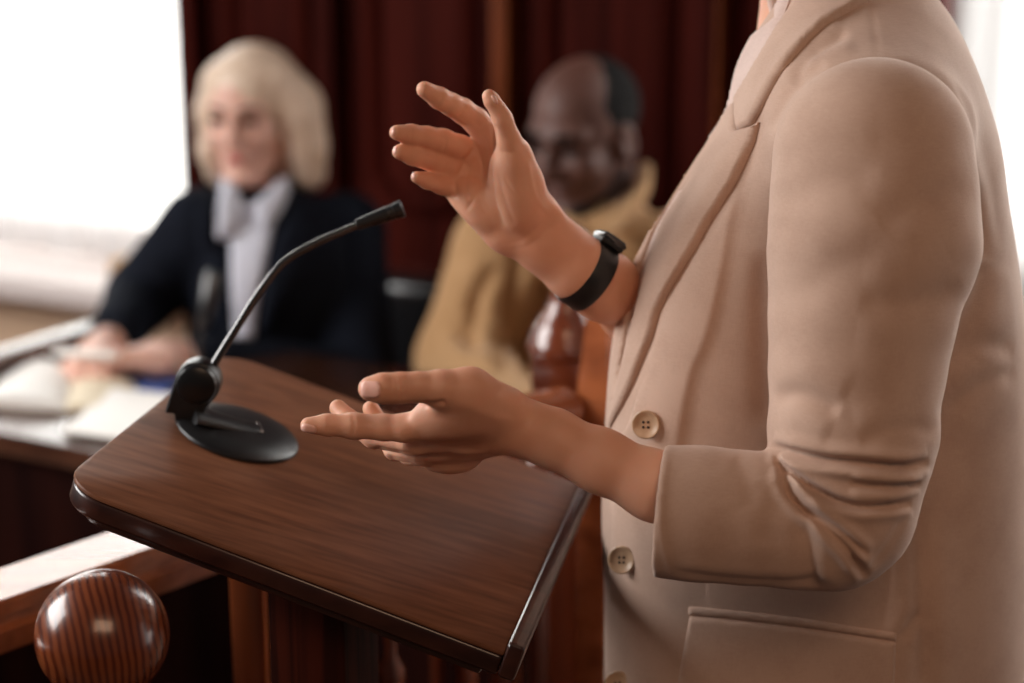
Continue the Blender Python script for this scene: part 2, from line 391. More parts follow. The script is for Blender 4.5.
# cloth
def cloth(name, a, b, weave=1400, st=.25, sheen=.15, rough=.85):
    m = mat(name, a, rough, sheen=sheen, spec=.25)
    co = nd(m, 'ShaderNodeTexCoord'); n1 = nd(m, 'ShaderNodeTexNoise', Scale=26, Detail=4); lk(m, co, 'Object', n1, 'Vector')
    mp = nd(m, 'ShaderNodeMapping'); mp.inputs['Scale'].default_value = (weave, weave, weave*.12); lk(m, co, 'Object', mp, 'Vector')
    n2 = nd(m, 'ShaderNodeTexNoise', Scale=1, Detail=1); lk(m, mp, 0, n2, 'Vector')
    mp2 = nd(m, 'ShaderNodeMapping'); mp2.inputs['Scale'].default_value = (weave*.12, weave*.12, weave); lk(m, co, 'Object', mp2, 'Vector')
    n3 = nd(m, 'ShaderNodeTexNoise', Scale=1, Detail=1); lk(m, mp2, 0, n3, 'Vector')
    ad = nd(m, 'ShaderNodeMath', operation='ADD'); lk(m, n2, 'Fac', ad, 0); lk(m, n3, 'Fac', ad, 1)
    ma = nd(m, 'ShaderNodeMath', operation='MULTIPLY_ADD'); lk(m, ad, 0, ma, 0); ma.inputs[1].default_value = .35; lk(m, n1, 'Fac', ma, 2)
    cr = nd(m, 'ShaderNodeValToRGB'); e = cr.color_ramp.elements; e[0].position = .55; e[1].position = 1.15; e[0].color = (*a, 1); e[1].color = (*b, 1)
    lk(m, ma, 0, cr, 0); bs = m.node_tree.nodes['Principled BSDF']; lk(m, cr, 0, bs, 'Base Color')
    bp = nd(m, 'ShaderNodeBump', Strength=st, Distance=.0004); lk(m, ad, 0, bp, 'Height'); lk(m, bp, 0, bs, 'Normal'); return m
M['blazer'] = cloth('taupe_suiting', srgb(184, 153, 135), srgb(198, 168, 150))
M['stitch'] = mat('taupe_stitch', srgb(118, 88, 74), .9)
M['shirt'] = cloth('pale_ribbed_shirt', srgb(200, 174, 164), srgb(214, 190, 180), 700)
M['white'] = cloth('white_shirt', srgb(192, 193, 206), srgb(206, 207, 218), 500)
M['navy'] = cloth('black_suiting', srgb(13, 16, 25), srgb(20, 24, 34), 800, sheen=0)
M['navy'].node_tree.nodes['Principled BSDF'].inputs['Specular IOR Level'].default_value = .1
M['khaki'] = cloth('khaki_cotton', srgb(168, 128, 86), srgb(184, 144, 102), 600)
M['trouser'] = cloth('dark_trouser', srgb(40, 34, 34), srgb(52, 46, 46), 800)
M['button'] = vary(mat('horn_button', srgb(190, 158, 128), .35, coat=.2), srgb(180, 146, 116), srgb(200, 168, 138), ns=90)
M['hole'] = mat('button_hole', srgb(46, 30, 26), .8)
M['shoe'] = mat('dark_shoe', (.01, .008, .008), .3)
# lectern top: fine straight grain, waxed
m = M['lectern'] = mat('lectern_wood', (.06, .03, .02), .42, coat=0, spec=.10)
AZL = math.radians(10.5)
vary(m, (.125, .049, .026), (.225, .096, .051), (5, 70, 30), (0, 0, AZL), ns=1.6, detail=7, lo=.3, hi=.72, bump=.10, bd=.001)
co = nd(m, 'ShaderNodeTexCoord'); no = nd(m, 'ShaderNodeTexNoise', Scale=14, Detail=8); lk(m, co, 'Object', no, 'Vector')
mr = nd(m, 'ShaderNodeMapRange'); mr.inputs[1].default_value = .3; mr.inputs[2].default_value = .7; mr.inputs[3].default_value = .34; mr.inputs[4].default_value = .5
lk(m, no, 'Fac', mr, 0); lk(m, mr, 0, m.node_tree.nodes['Principled BSDF'], 'Roughness')
M['lectern_shaded'] = vary(mat('lectern_shaded_wood', (.03, .009, .006), .3, coat=.3), (.018, .005, .0035), (.045, .013, .008), (5, 60, 30), (0, 0, AZL), ns=1.6)  # lectern wood in a darker tone: shade on the edges put into the colour
M['ped'] = vary(mat('pedestal_wood', (.05, .012, .006), .6, spec=.05), (.022, .005, .003), (.052, .010, .005), (30, 30, 1.2), ns=2.2, detail=3, dist=1.2, lo=.4, hi=.6)
# the ball's grain
m = M['ball'] = mat('ball_wood', (.3, .09, .03), .26, coat=.45)
co = nd(m, 'ShaderNodeTexCoord'); mp = nd(m, 'ShaderNodeMapping'); mp.inputs['Rotation'].default_value = (.05, .10, -.36); lk(m, co, 'Object', mp, 'Vector')
wv = nd(m, 'ShaderNodeTexWave', Scale=62, Distortion=4.5, Detail=3); wv.inputs['Detail Scale'].default_value = .35; wv.bands_direction = 'X'; lk(m, mp, 0, wv, 'Vector')
cr = nd(m, 'ShaderNodeValToRGB'); e = cr.color_ramp.elements; e[0].position = .1; e[1].position = .75; e[0].color = (.085, .016, .006, 1); e[1].color = (.20, .05, .016, 1)
lk(m, wv, 'Fac', cr, 0); lk(m, cr, 0, m.node_tree.nodes['Principled BSDF'], 'Base Color')
# sheer curtain and glass
m = M['sheer'] = bpy.data.materials.new('sheer_curtain'); m.use_nodes = True; nt = m.node_tree; nt.nodes.remove(nt.nodes['Principled BSDF'])
t1 = nd(m, 'ShaderNodeBsdfTransparent', Color=(1, 1, 1, 1)); t2 = nd(m, 'ShaderNodeBsdfTranslucent', Color=(.42, .412, .42, 1)); t3 = nd(m, 'ShaderNodeBsdfDiffuse', Color=(.9, .88, .87, 1))
x1 = nd(m, 'ShaderNodeMixShader'); x1.inputs[0].default_value = .35; lk(m, t2, 0, x1, 1); lk(m, t3, 0, x1, 2)
x2 = nd(m, 'ShaderNodeMixShader'); x2.inputs[0].default_value = .80; lk(m, t1, 0, x2, 1); lk(m, x1, 0, x2, 2); lk(m, x2, 0, nt.nodes['Material Output'], 0)
m = M['glass'] = bpy.data.materials.new('window_glass'); m.use_nodes = True; nt = m.node_tree; nt.nodes.remove(nt.nodes['Principled BSDF'])
t1 = nd(m, 'ShaderNodeBsdfTransparent', Color=(.97, .98, .97, 1)); t2 = nd(m, 'ShaderNodeBsdfGlossy', Roughness=.02); x1 = nd(m, 'ShaderNodeMixShader'); x1.inputs[0].default_value = .05
lk(m, t1, 0, x1, 1); lk(m, t2, 0, x1, 2); lk(m, x1, 0, nt.nodes['Material Output'], 0)

# ================================================================== the room
RW = np.array([WW, WU, UP])
def wbox(a0, a1, b0, b1, z0, z1, bevel=.004):
    return bx(wallpt((a0+a1)/2, (b0+b1)/2, (z0+z1)/2), (abs(a1-a0)/2, abs(b1-b0)/2, abs(z1-z0)/2), RW, bevel)
struct('floor', bx((0, 1.2, -.05), (4.5, 4.2, .05), None, 0), M['floor'])
zt = on_wall(60, 248, WALL_B)[1]; zs = on_wall(60, 283, WALL_B-.16)[1]
H = 2.9
struct('wall_left_back', wbox(aL-3.0, aL-lw, WALL_B, WALL_B+.2, 0, H), M['plaster'])
struct('wall_back', join(wbox(aL-lw, aL, WALL_B, WALL_B+.2, 0, zs-.02), wbox(aL-lw, aL, WALL_B, WALL_B+.2, 2.75, H)), M['plaster'])
struct('wall_panelled', wbox(aL, aR, WALL_B-.06, WALL_B+.2, 0, H), M['panel'])
zr = on_wall(1015, 331, WALL_B-.1)[1]
struct('wall_right', join(wbox(aR, aR+lw+.6, WALL_B, WALL_B+.2, 0, zr-.02), wbox(aR, aR+lw+.6, WALL_B, WALL_B+.2, 2.75, H), wbox(aR+lw, aR+lw+.6, WALL_B, WALL_B+.2, zr, 2.75)), M['pale'])
# sills
struct('trim_1', wbox(aL-lw-.05, aL, WALL_B-.16, WALL_B+.2, zs-.05, zs, .012), M['sill'])
struct('trim_2', wbox(aR, aR+lw+.05, WALL_B-.1, WALL_B+.2, zr-.03, zr, .008), M['sill_brown'])
# pilasters and raised mouldings of the panelled wall
k = 3
def pil(p0, p1, py=130, d=.045, mt='pilaster'):
    global k
    a0 = on_wall(p0, py, WALL_B-.06-d)[0]; a1 = on_wall(p1, py, WALL_B-.06-d)[0]
    struct('trim_%d' % k, wbox(a0, a1, WALL_B-.06-d, WALL_B-.05, 0, H, .008), M[mt]); k += 1
    return a0, a1
spans = []
prev = aL
for p0, p1, mt in ((179, 196, 'panel'), (322, 334, 'panel'), (490, 507, 'pilaster'), (690, 716, 'panel'), (712, 717, 'pilaster')):
    a0, a1 = pil(p0, p1, mt=mt); spans.append((prev, a0)); prev = a1
spans.append((prev, aR))
def octframe(a0, a1, z0, z1, cut, w=.03, b=WALL_B-.06, d=.02):
    def o(i): return [(a0+cut, z0+i), (a1-cut, z0+i), (a1-i, z0+cut), (a1-i, z1-cut), (a1-cut, z1-i), (a0+cut, z1-i), (a0+i, z1-cut), (a0+i, z0+cut)]
    A, B = o(0), o(w); V, F = [], []
    for ring, bb in ((A, b+.01), (A, b-d*.6), ([( (x+y)/2, (u+v)/2) for (x, u), (y, v) in zip(A, B)], b-d), (B, b-d*.4), (B, b+.01)):
        V += [wallpt(x, bb, z) for x, z in ring]
    n = 8
    for r in range(4):
        for i in range(n): j = (i+1) % n; F.append((r*n+i, r*n+j, (r+1)*n+j, (r+1)*n+i))
    return np.array(V), F
for a0, a1 in spans:
    if a1-a0 < .12: continue
    for z0, z1 in ((.15, .75), (.85, 1.62), (1.72, 2.7)):
        struct('trim_%d' % k, octframe(a0+.05, a1-.05, z0, z1, min(.09, (a1-a0)*.22)), M['panel'], smooth=.6); k += 1
# windows
def window(n, a0, a1, z0, z1):
    fr = []
    b0, b1 = WALL_B+.1, WALL_B+.16
    for s0, s1 in ((a0, a0+.05), (a1-.05, a1), ((a0+a1)/2-.03, (a0+a1)/2+.03)): fr.append(wbox(s0, s1, b0, b1, z0, z1, .006))
    for t0, t1 in ((z0, z0+.06), (z1-.06, z1)): fr.append(wbox(a0, a1, b0, b1, t0, t1, .006))
    o = struct('window_%d' % n, join(*fr), M['sill'])
    g = obj('window_pane', wbox(a0+.04, a1-.04, WALL_B+.125, WALL_B+.131, z0+.05, z1-.05, 0), M['glass'], o, False); g['kind'] = 'structure'
window(1, aL-lw, aL+.1, zs, 2.75); window(2, aR-.1, aR+lw, zr, 2.75)
def curtain(name, label, a0, a1, z0, z1, b, waves, amp, seed):
    r = np.random.default_rng(seed); n = 160; xs = np.linspace(a0, a1, n); ph = r.uniform(0, 6, 4)
    off = amp*(np.sin(waves*(xs-a0)*6.28/(a1-a0)+ph[0])+.5*np.sin(2.7*waves*(xs-a0)*6.28/(a1-a0)+ph[1]))
    V, F = [], []
    for j, z in enumerate(np.linspace(z0, z1, 8)):
        for i in range(n): V.append(wallpt(xs[i], b+off[i]*(1-.25*j/7), z))
    for j in range(7):
        for i in range(n-1): F.append((j*n+i, j*n+i+1, (j+1)*n+i+1, (j+1)*n+i))
    V = [v-wallpt((a0+a1)/2, b, z0) for v in V]
    o = obj(name, (np.array(V), F), M['sheer'], None, True); o.location = wallpt((a0+a1)/2, b, z0)
    return tag(o, label, 'curtain')
aC = on_wall(138, 150, WALL_B+.05)[0]
curtain('sheer_curtain', 'white sheer curtain over the bright window beside the blond woman', aL-lw+.02, aC, zs+.004, 2.7, WALL_B+.05, 11, .014, 3)
curtain('sheer_curtain', 'white sheer curtain with upright folds behind the back of the beige blazer', aR+.02, aR+lw-.02, zr+.004, 2.7, WALL_B+.05, 12, .016, 5)
# little tan box on the sill
q = wallpt(*(lambda a: (a[0], WALL_B-.03, zs))(on_wall(128, 240, WALL_B-.03)))
t = thing('wooden_box', 'small tan box standing on the white window sill', 'box', q)
obj('body', bx(q+UP*.013, (.034, .026, .013), RW, .003), M['tan'], t); obj('lid', bx(q+UP*.0285, (.036, .028, .0025), RW, .002), M['tan'], t)

# ================================================================== lectern
d1 = np.array([math.sin(AZL), math.cos(AZL), 0]); d2h = np.array([-math.cos(AZL), math.sin(AZL), 0])
TL = math.radians(18.0); d2 = d2h*math.cos(TL)+UP*math.sin(TL); dn = np.cross(d1, d2); dn = dn if dn[2] > 0 else -dn
cB = P(505, 652, 1.33); LT, LD = .347, .362
ctr = cB+d1*LD/2+d2h*LT*math.cos(TL)/2
lec = thing('lectern', 'dark brown wooden lectern with a sloping top and a raised book lip', 'lectern', (ctr[0], ctr[1], 0))
def rr(L, D, r, lip=.004):
    o = [(0, lip*0), (0, D)]
    out = []
    for cx, cy, a0 in ((L-r, D-r, 90), (L-r, r, 0)):
        for i in range(9):
            a = math.radians(a0-90*i/8); out.append((cx+r*math.cos(a), cy+r*math.sin(a)))
    return [(0, D)]+out+[(0, 0)]
RL = np.array([d2, d1, dn])
obj('top', prism(rr(LT, LD, .035)[::-1], RL, cB, .0045, .002, 2), M['lectern'], lec, .6)
obj('edge', prism([(x*.997+.0004, y*.997+.0005) for x, y in rr(LT, LD, .035)][::-1], RL, cB-dn*.0045, .0165, .003, 3), M['lectern_shaded'], lec, .6)  # side band split from the top so its colour can carry the shade
obj('moulding', prism([(x*.93+.012, y*.95+.009) for x, y in rr(LT, LD, .03)][::-1], RL, cB-dn*.0195, .010, .003), M['lectern_shaded'], lec, .6)
obj('book_lip', bx(cB+d1*LD/2-d2*.0065-dn*.006, (.0065, LD/2+.001, .0145), RL, .004, 3), M['lectern_shaded'], lec, .6)
# apron, pedestal and foot
zc = cB[2]
pc = P(300, 640, 1.52); pc[2] = 0
RD = np.array([d2h, d1, UP])
pA = cB+d2*.172+d1*.075
ph = pA[2]-.03
ped_c = np.array([pA[0], pA[1], 0])
RPd = np.array([[math.cos(-.35), math.sin(-.35), 0], [-math.sin(-.35), math.cos(-.35), 0], UP])
obj('pedestal', bx(ped_c+UP*(ph/2+.02)+d1*.03, (.030, .050, ph/2), RD, .003), M['ped'], lec, .5)
obj('bracket', prism([(0.03, 0), (LT-.06, 0), (LT-.1, .03), (.07, .03)], np.array([d2, -dn, d1]), cB-dn*.028+d1*.24, .03, .003), M['ped'], lec, .5)
obj('foot', bx(ped_c+UP*.02+d1*.05, (.09, .10, .02), RD, .006), M['ped'], lec, .5)

# ------------------------------------------------------------------ gooseneck microphone on the lectern
def lec_pt(px, py):
    o = np.array([0, 0, CAMZ]); a = P(px, py, 1.0)-o; return o+a*(((cB-o)@dn)/(a@dn))
mb = lec_pt(237, 435)
mic = thing('gooseneck_microphone', 'black gooseneck microphone with a round base on the lectern top', 'microphone', mb)
v1 = lec_pt(299, 448)-mb; rb = .0515
RM = frame_from(dn, lec_pt(190, 428)-mb)     # x points to the back of the base
obj('base', lathe([(.0, .0), (rb-.001, 0), (rb, .0015), (rb-.0005, .0035), (rb-.004, .0060), (rb*.6, .0088), (.012, .0098), (.0, .0098)], mb, RM, 64), M['black'], mic, .7)
# raised tongue running from the stem to a switch
bk = lambda x, y, z: mb+RM[0]*x+RM[1]*y+RM[2]*z
V, F = sweep([(-.011, 0), (.011, 0), (.010, .0045), (-.010, .0045)], [(0, 0, 0)], np.array([0, 1., 0]))
tp = [bk(x, 0, .006+z) for x, z in ((.04, .006), (.02, .0045), (.0, .002), (-.017, .0012))]
obj('tongue', join(*[tube(np.array(tp), [.016, .0150, .0135, .0120], 20, .30, RM[1])]), M['black'], mic, .7)
obj('switch', bx(bk(-.017, 0, .0093), (.0015, .0085, .0012), RM, .0006), M['silver'], mic)
# stem: the wedge and the pivot drum
st = lambda px, py, dz=0: P(px, py, (lambda X: X[1]*CP-(X[2]-CAMZ)*SP)(mb+RM[0]*.040)+dz)
RS = np.array([[1., 0, 0], [0, 0, 1.], [0, -1., 0]]); drum = st(199, 381)
loc = (drum-mb)@RS.T; rdm = .0182
sp_ = [(loc[0]+rdm*math.cos(a), loc[1]+rdm*math.sin(a)) for a in np.linspace(-.9, math.pi*.93, 26)]+[(loc[0]-.0270, loc[1]-.0225), (loc[0]-.0262, loc[1]-.0245), (loc[0]-.0195, loc[1]-.0245), (loc[0]-.0195, loc[1]-.046), (loc[0]+.0065, loc[1]-.046), (loc[0]+.0055, loc[1]-.021)]
obj('stem', prism(sp_[::-1], RS, mb+RS[2]*(loc[2]+.011), .022, .002, 3), M['black'], mic, .6)
obj('pivot', lathe([(0, -.0165), (.010, -.0162), (.0152, -.0140), (.0178, -.009), (.0184, 0), (.0178, .009), (.0152, .0140), (.010, .0162), (0, .0165)], drum, frame_from(RS[2]), 48), M['blackgloss'], mic, .6)
neck = [st(205, 383), st(216, 361), st(237, 327), st(258, 294), st(283, 263), st(312, 245), st(341, 232), st(362, 223)]
obj('gooseneck', tube(spline(neck, 60), np.linspace(.0034, .0030, 60), 16), M['blackmetal'], mic)
h0, h1 = st(357, 225), st(403, 208.5); hd = (h1-h0); hl = np.linalg.norm(hd); Rh = frame_from(hd)
cap = obj('capsule', lathe([(.0, 0), (.0040, 0), (.0046, .0006), (.0062, hl*.66), (.0056, hl*.67), (.0056, hl*.70), (.0064, hl*.71), (.0064, hl*.76), (.0058, hl*.77), (.0058, hl*.80), (.0067, hl*.81), (.0071, hl*.985), (.0064, hl), (0, hl)], h0, Rh, 32), M['blackgloss'], mic, .5)

# ================================================================== rails, posts and the ball in front
bc = P(102.5, 635.5, 1.30); br = 67.5/FPX*1.30*.985
np_ = thing('newel_post', 'wooden newel post topped with a polished round ball in the near corner', 'post', (bc[0], bc[1], 0))
prof = [(0, -br)]+[(br*math.sin(a), -br*math.cos(a)) for a in np.linspace(.3, math.pi-.02, 40)]+[(0, br)]
obj('ball', lathe(prof, bc, None, 64), M['ball'], np_)
obj('collar', lathe([(0, 0), (.03, 0), (.032, .006), (.024, .012), (.018, .022), (.0, .03)], (bc[0], bc[1], bc[2]-br-.018), None, 40), M['ball'], np_)
obj('shaft', bx((bc[0], bc[1], (bc[2]-br-.018)/2), (.035, .035, (bc[2]-br-.018)/2), np.array([BU, -BW, UP]), .004), M['post'], np_, .5)
# near rail
ZR = .925
r0 = on_z(-60, 600, ZR); r1 = r0+BU*0
a_ = on_z(0, 584, ZR); b_ = on_z(125, 541, ZR); rd = b_-a_; rd /= np.linalg.norm(rd); rs = np.array([rd[1], -rd[0], 0])
wdt = abs((on_z(40, 586, ZR)-on_z(40, 552, ZR))@rs)/2
ra, rb_ = a_-rd*.7, a_+rd*.44
t = thing('court_rail', 'orange brown wooden rail with a flat shiny top behind the ball', 'rail', ((ra+rb_)/2*np.array([1, 1, 0])))
sec = [(-wdt, -.012), (-wdt, -.003), (-wdt+.003, 0), (wdt-.003, 0), (wdt, -.003), (wdt, -.014), (wdt-.008, -.018), (wdt-.008, -.026), (wdt-.004, -.030), (wdt-.010, -.052), (-wdt+.01, -.052)]
obj('rail_top', sweep(sec, [ra, rb_], rs), M['rail'], t, .4)
obj('panel', bx((ra+rb_)/2*np.array([1, 1, 0])+UP*((ZR-.05)/2), (np.linalg.norm(rb_-ra)/2, wdt*.5, (ZR-.052)/2), np.array([rd, rs, UP]), .003), M['bench'], t, .5)

# posts beyond the lectern
def post(name, label, px0, px1, pyt, z, mt, group=None, cat='post', rot=False):
    A = P(px0, pyt, z); B_ = P(px1, pyt, z); w = (B_[0]-A[0])/2*(.74 if rot else 1); c = np.array([(A[0]+B_[0])/2, A[1]+w, 0]); h = A[2]
    t = thing(name, label, cat, c, group)
    obj('shaft', bx(c+UP*h*.5, (w, w, h*.5), np.array([BW, BU, UP]) if rot else None, .006), M[mt], t, .5)
    return t, c, h, w
t, c, h, w = post('railing_post', 'square orange brown post beside the beige blazer front', 577, 628, 402, 1.86, 'rail', rot=True)
hz = .085; Rp_ = np.array([BW, BU, UP])
Vc = np.array([(x*w, y*w, 0) for x, y in ((-1, -1), (1, -1), (1, 1), (-1, 1))]+[(x*w*.62, y*w*.62, hz) for x, y in ((-1, -1), (1, -1), (1, 1), (-1, 1))])@Rp_+c+UP*h
obj('cap', (Vc, [(0, 1, 5, 4), (1, 2, 6, 5), (2, 3, 7, 6), (3, 0, 4, 7), (4, 5, 6, 7), (3, 2, 1, 0)]), M['rail'], t, False)
t, c, h, w = post('finial_post', 'red brown railing post with a turned vase finial in front of the man', 532, 601, 357, 1.97, 'turned')
zf = 2.01; f0 = h
def fz(py): return P(566, py, zf)[2]-h
def fr_(n): return n/FPX*zf
obj('finial', lathe([(0, -.01), (fr_(36), -.006), (fr_(38), .0), (fr_(38), .007), (fr_(35), .012), (fr_(34), .020), (fr_(27), .032), (fr_(19), .044), (fr_(15), .056), (fr_(14), .078), (fr_(17), .086), (fr_(22), .094), (fr_(26), .108), (fr_(22), .124), (fr_(12), .134), (0, .137)], c+UP*h, None, 48), M['turned'], t)
e0 = P(566, 389, 1.88); e1 = P(455, 416, 1.80); rd2 = e1-e0; rd2[2] = 0; ln = np.linalg.norm(rd2); rd2 /= ln; rs2 = np.array([rd2[1], -rd2[0], 0])
t = thing('stair_rail', 'short polished rail with a bright top running behind the lower hand', 'rail', (*((e0+e1)/2)[:2], 0))
s_ = .026
e1[2] = e0[2]
obj('rail_top', sweep([(s_*1.1*math.cos(a_), -.018+.020*math.sin(a_)) for a_ in np.linspace(0, 2*math.pi, 25)[:-1]], [e0, e1], rs2), M['rail'], t, .5)
for i, f in enumerate((.25, .6, .92)):
    q = e0+(e1-e0)*f
    obj('baluster', lathe([(.012, 0), (.014, .2), (.020, .26), (.012, .34), (.012, .5), (.018, .58), (.02, .64), (.012, .7), (.012, q[2]-.028)], (q[0], q[1], 0), None, 20), M['turned'], t)
# turned balusters seen under the lectern
def baluster(px, py, z, label, s=1.0, grp=None, mt='turned'):
    c = P(px, py, z); base = (c[0], c[1], 0); zz = c[2]
    t = thing('baluster', label, 'baluster', base, grp)
    pr = [(.022*s, 0), (.022*s, .12), (.012*s, .15), (.02*s, zz-.26), (.024*s, zz-.18), (.012*s, zz-.10), (.010*s, zz-.045), (.013*s, zz-.035), (.009*s, zz-.028), (.0135*s, zz-.008), (.014*s, zz), (.0125*s, zz+.01), (.006*s, zz+.022), (.006*s, zz+.05), (.009*s, zz+.09), (.013*s, zz+.10)]
    obj('spindle', lathe(pr, base, None, 28), M[mt], t)
baluster(391, 676, 1.78, 'slim turned baluster with a shiny ring under the lectern')
for px0, px1, z, lab in ((222, 258, 1.60, 'orange brown upright board left of the lectern pedestal'), (497, 520, 1.9, 'narrow orange brown upright under the lectern lip'), (428, 442, 2.0, 'thin reddish upright between baluster and lectern lip')):
    post('upright', lab, px0, px1, 440, z, 'post' if px0 != 428 else 'turned', cat='post')

# ================================================================== the bench (desk) with papers
ZD = .775
g0 = on_z(0, 432, ZD); g1 = on_z(125, 457, ZD); bd = g1-g0; bd[2] = 0; bd /= np.linalg.norm(bd); bs = np.array([-bd[1], bd[0], 0])     # along the near edge; away from the camera
nearL = g0-bd*.06; nearR = g0+bd*1.0
bench = thing('court_bench', 'long dark wooden bench with a shiny top and raised end board', 'bench', (*((nearL+nearR)/2+bs*.2)[:2], 0))
RB = np.array([bd, bs, UP]); DEP = .52; HL = .53
cm = (nearL+nearR)/2
obj('desk_top', bx(cm+bs*DEP/2-UP*.016, (HL, DEP/2, .016), RB, .004), M['desk'], bench, .5)
obj('front_panel', bx(cm+bs*.03+UP*(-ZD+(ZD-.032)/2)*1, (HL-.01, .012, (ZD-.032)/2), RB, .003), M['bench'], bench, .5)
# raised board at the far left, its top edge shining
ZE = ZD+.040
k0 = on_z(0, 351, ZE); k1 = on_z(97, 321, ZE); kd = k1-k0; kd[2] = 0; kd /= np.linalg.norm(kd); ks = np.array([-kd[1], kd[0], 0])
q0, q1 = k0-kd*.16, k1+kd*.03
obj('end_board', bx((q0+q1)/2-UP*(ZE/2), (np.linalg.norm(q1-q0)/2, .018, ZE/2), np.array([kd, ks, UP]), .005), M['desk'], bench, .5)
# papers
def quad_on(pxs, Z): return [on_z(px, py, Z) for px, py in pxs]
def slab(pxs, Z0, h, nm, mt, parent, bev=.001):
    pts = quad_on(pxs, Z0+h); c = np.mean(pts, 0)
    return obj(nm, prism([(p_[0]-c[0], p_[1]-c[1]) for p_ in pts], np.eye(3), c, h, bev), M[mt], parent, .5)
c = on_z(60, 395, ZD)
nb = thing('open_notebook', 'open notebook with curved cream pages under the woman\'s writing hand', 'notebook', (c[0], c[1], ZD))
slab([(-30, 408), (105, 416), (140, 384), (20, 366)], ZD, .004, 'cover', 'cover', nb)
def pages(pxs, Z, bulge, nm, mt):
    A = [on_z(px, py, Z) for px, py in pxs]; V, F = [], []; n = 14
    for j in range(2):
        for i in range(n):
            u = i/(n-1); a = A[0]*(1-u)+A[1]*u; b = A[3]*(1-u)+A[2]*u
            V.append((a if j == 0 else b)+UP*(bulge*math.sin(math.pi*min(1, u*1.0))**.7+.002))
    V += [v-UP*0.0+np.array([0, 0, Z-v[2]]) for v in V]
    for i in range(n-1):
        F += [(i, i+1, n+i+1, n+i), (2*n+i+1, 2*n+i, 3*n+i, 3*n+i+1), (i+1, i, 2*n+i, 2*n+i+1), (n+i, n+i+1, 3*n+i+1, 3*n+i)]
    F += [(0, n, 3*n, 2*n), (n-1, 3*n-1, 4*n-1, 2*n-1)]
    return obj(nm, (np.array(V), F), M[mt], nb, .6)
pages([(-26, 405), (66, 411), (74, 374), (14, 368)], ZD+.004, .016, 'page', 'paper')
pages([(66, 411), (106, 413), (136, 386), (74, 374)], ZD+.004, .010, 'page', 'cream')
c = on_z(125, 415, ZD)
t = thing('paper_pad', 'white paper pad lying on the bench next to the open notebook', 'paper', (c[0], c[1], ZD))
slab([(62, 430), (160, 444), (215, 400), (112, 388)], ZD, .008, 'backing', 'cover', t); slab([(62, 429), (160, 443), (214, 399), (113, 387)], ZD+.0085, .005, 'sheet', 'paper', t)
c = on_z(150, 388, ZD)
t = thing('blue_folder', 'blue folder edge under the woman\'s folded hand', 'folder', (c[0], c[1], ZD))
slab([(112, 386), (190, 396), (205, 378), (125, 374)], ZD, .004, 'cover', 'blue', t)
# woman's own microphone, far out of focus
c = on_z(200, 392, ZD)
t = thing('desk_microphone', 'blurred dark gooseneck microphone standing in front of the blond woman', 'microphone', c)
zz = (c[1]*CP-(c[2]-CAMZ)*SP)
obj('base', lathe([(0, 0), (.045, 0), (.045, .006), (.03, .012), (0, .014)], c, None, 40), M['black'], t)
obj('gooseneck', tube(spline([c+UP*.01, P(199, 345, zz), P(204, 322, zz-.01)], 20), .004, 12), M['blackmetal'], t)
obj('capsule', tube(np.array([P(202, 328, zz-.01), P(205, 315, zz-.012), P(213, 275, zz-.02), P(214, 271, zz-.02)]), [.008, .0115, .0125, .008], 20), M['leather'], t)

# ================================================================== people: shared pieces
def head_field(F_, c, R, s=1.0, male=False):
    """head in the frame whose rows of R are right, forward, up"""
    L = lambda x, y, z: np.asarray(c)+s*(x*R[0]+y*R[1]+z*R[2]); E = lambda p_, r, k=.01, sub=False: F_.ell(L(*p_), [a*s for a in r], R, k*s, sub)
    C = lambda a, b, r1, r2, k=.008: F_.cone(L(*a), L(*b), r1*s, r2*s, k*s)
    C((0, -.022, -.05), (0, -.045, -.20), .054, .058, .02)
    E((0, -.012, .035), (.074, .095, .082), .02); E((0, .025, -.03), (.059, .066, .086), .025)
    for q in (-1, 1):
        C((q*.05, .0, -.055), (q*.016, .070, -.103), .022, .018, .02); E((q*.036, .058, -.028), (.026, .026, .024), .018)
        C((q*.012, .083, .024), (q*.046, .066, .026), .011, .010, .012)
    E((0, .082, -.103), (.02, .014, .014), .014)
    for q in (-1, 1): E((q*.032, .094, .004), (.019, .014, .012), .012, True)
    for q in (-1, 1): E((q*.032, .074, .004), (.0135, .0125, .0125), .002)
    nw = 1.35 if male else 1.0
    if male:
        for q in (-1, 1): E((q*.032, .096, .002), (.021, .018, .013), .010, True)
    C((0, .086, .016), (0, .106, -.026), .007, .0095*nw, .008)
    for q in (-1, 1): E((q*.011*nw, .094, -.030), (.008*nw, .010, .008), .005)
    C((-.018, .083, -.058), (.018, .083, -.058), .0075, .0075, .005); C((-.015, .082, -.068), (.015, .082, -.068), .008, .008, .005)
    F_.cone(L(-.02, .094, -.0628), L(.02, .094, -.0628), .0022*s, .0022*s, .002, True)
    for q in (-1, 1):
        E((q*.077, -.008, -.012), (.010, .021, .034), .006); E((q*.086, -.002, -.01), (.006, .012, .02), .004, True)
    return L
def head_bits(L, R, s, body, lipm, browm):
    for q in (-1, 1):
        V, F = bx(L(q*.032, .083, .005), (.013*s, .005*s, .0068*s), R, .004*s); obj('eye', (V, F), M['eye'], body)
        obj('eyebrow', tube(np.array([L(q*.014, .094, .026), L(q*.03, .090, .031), L(q*.05, .074, .026)]), np.array([.0038, .0045, .003])*s, 8), browm, body)
    obj('lips', join(tube(np.array([L(-.022, .083, -.062), L(-.008, .0905, -.0585), L(.008, .0905, -.0585), L(.022, .083, -.062)]), np.array([.002, .0042, .0042, .002])*s, 10),
                     tube(np.array([L(-.020, .083, -.064), L(-.007, .0905, -.068), L(.007, .0905, -.068), L(.020, .083, -.064)]), np.array([.002, .0048, .0048, .002])*s, 10)), lipm, body)
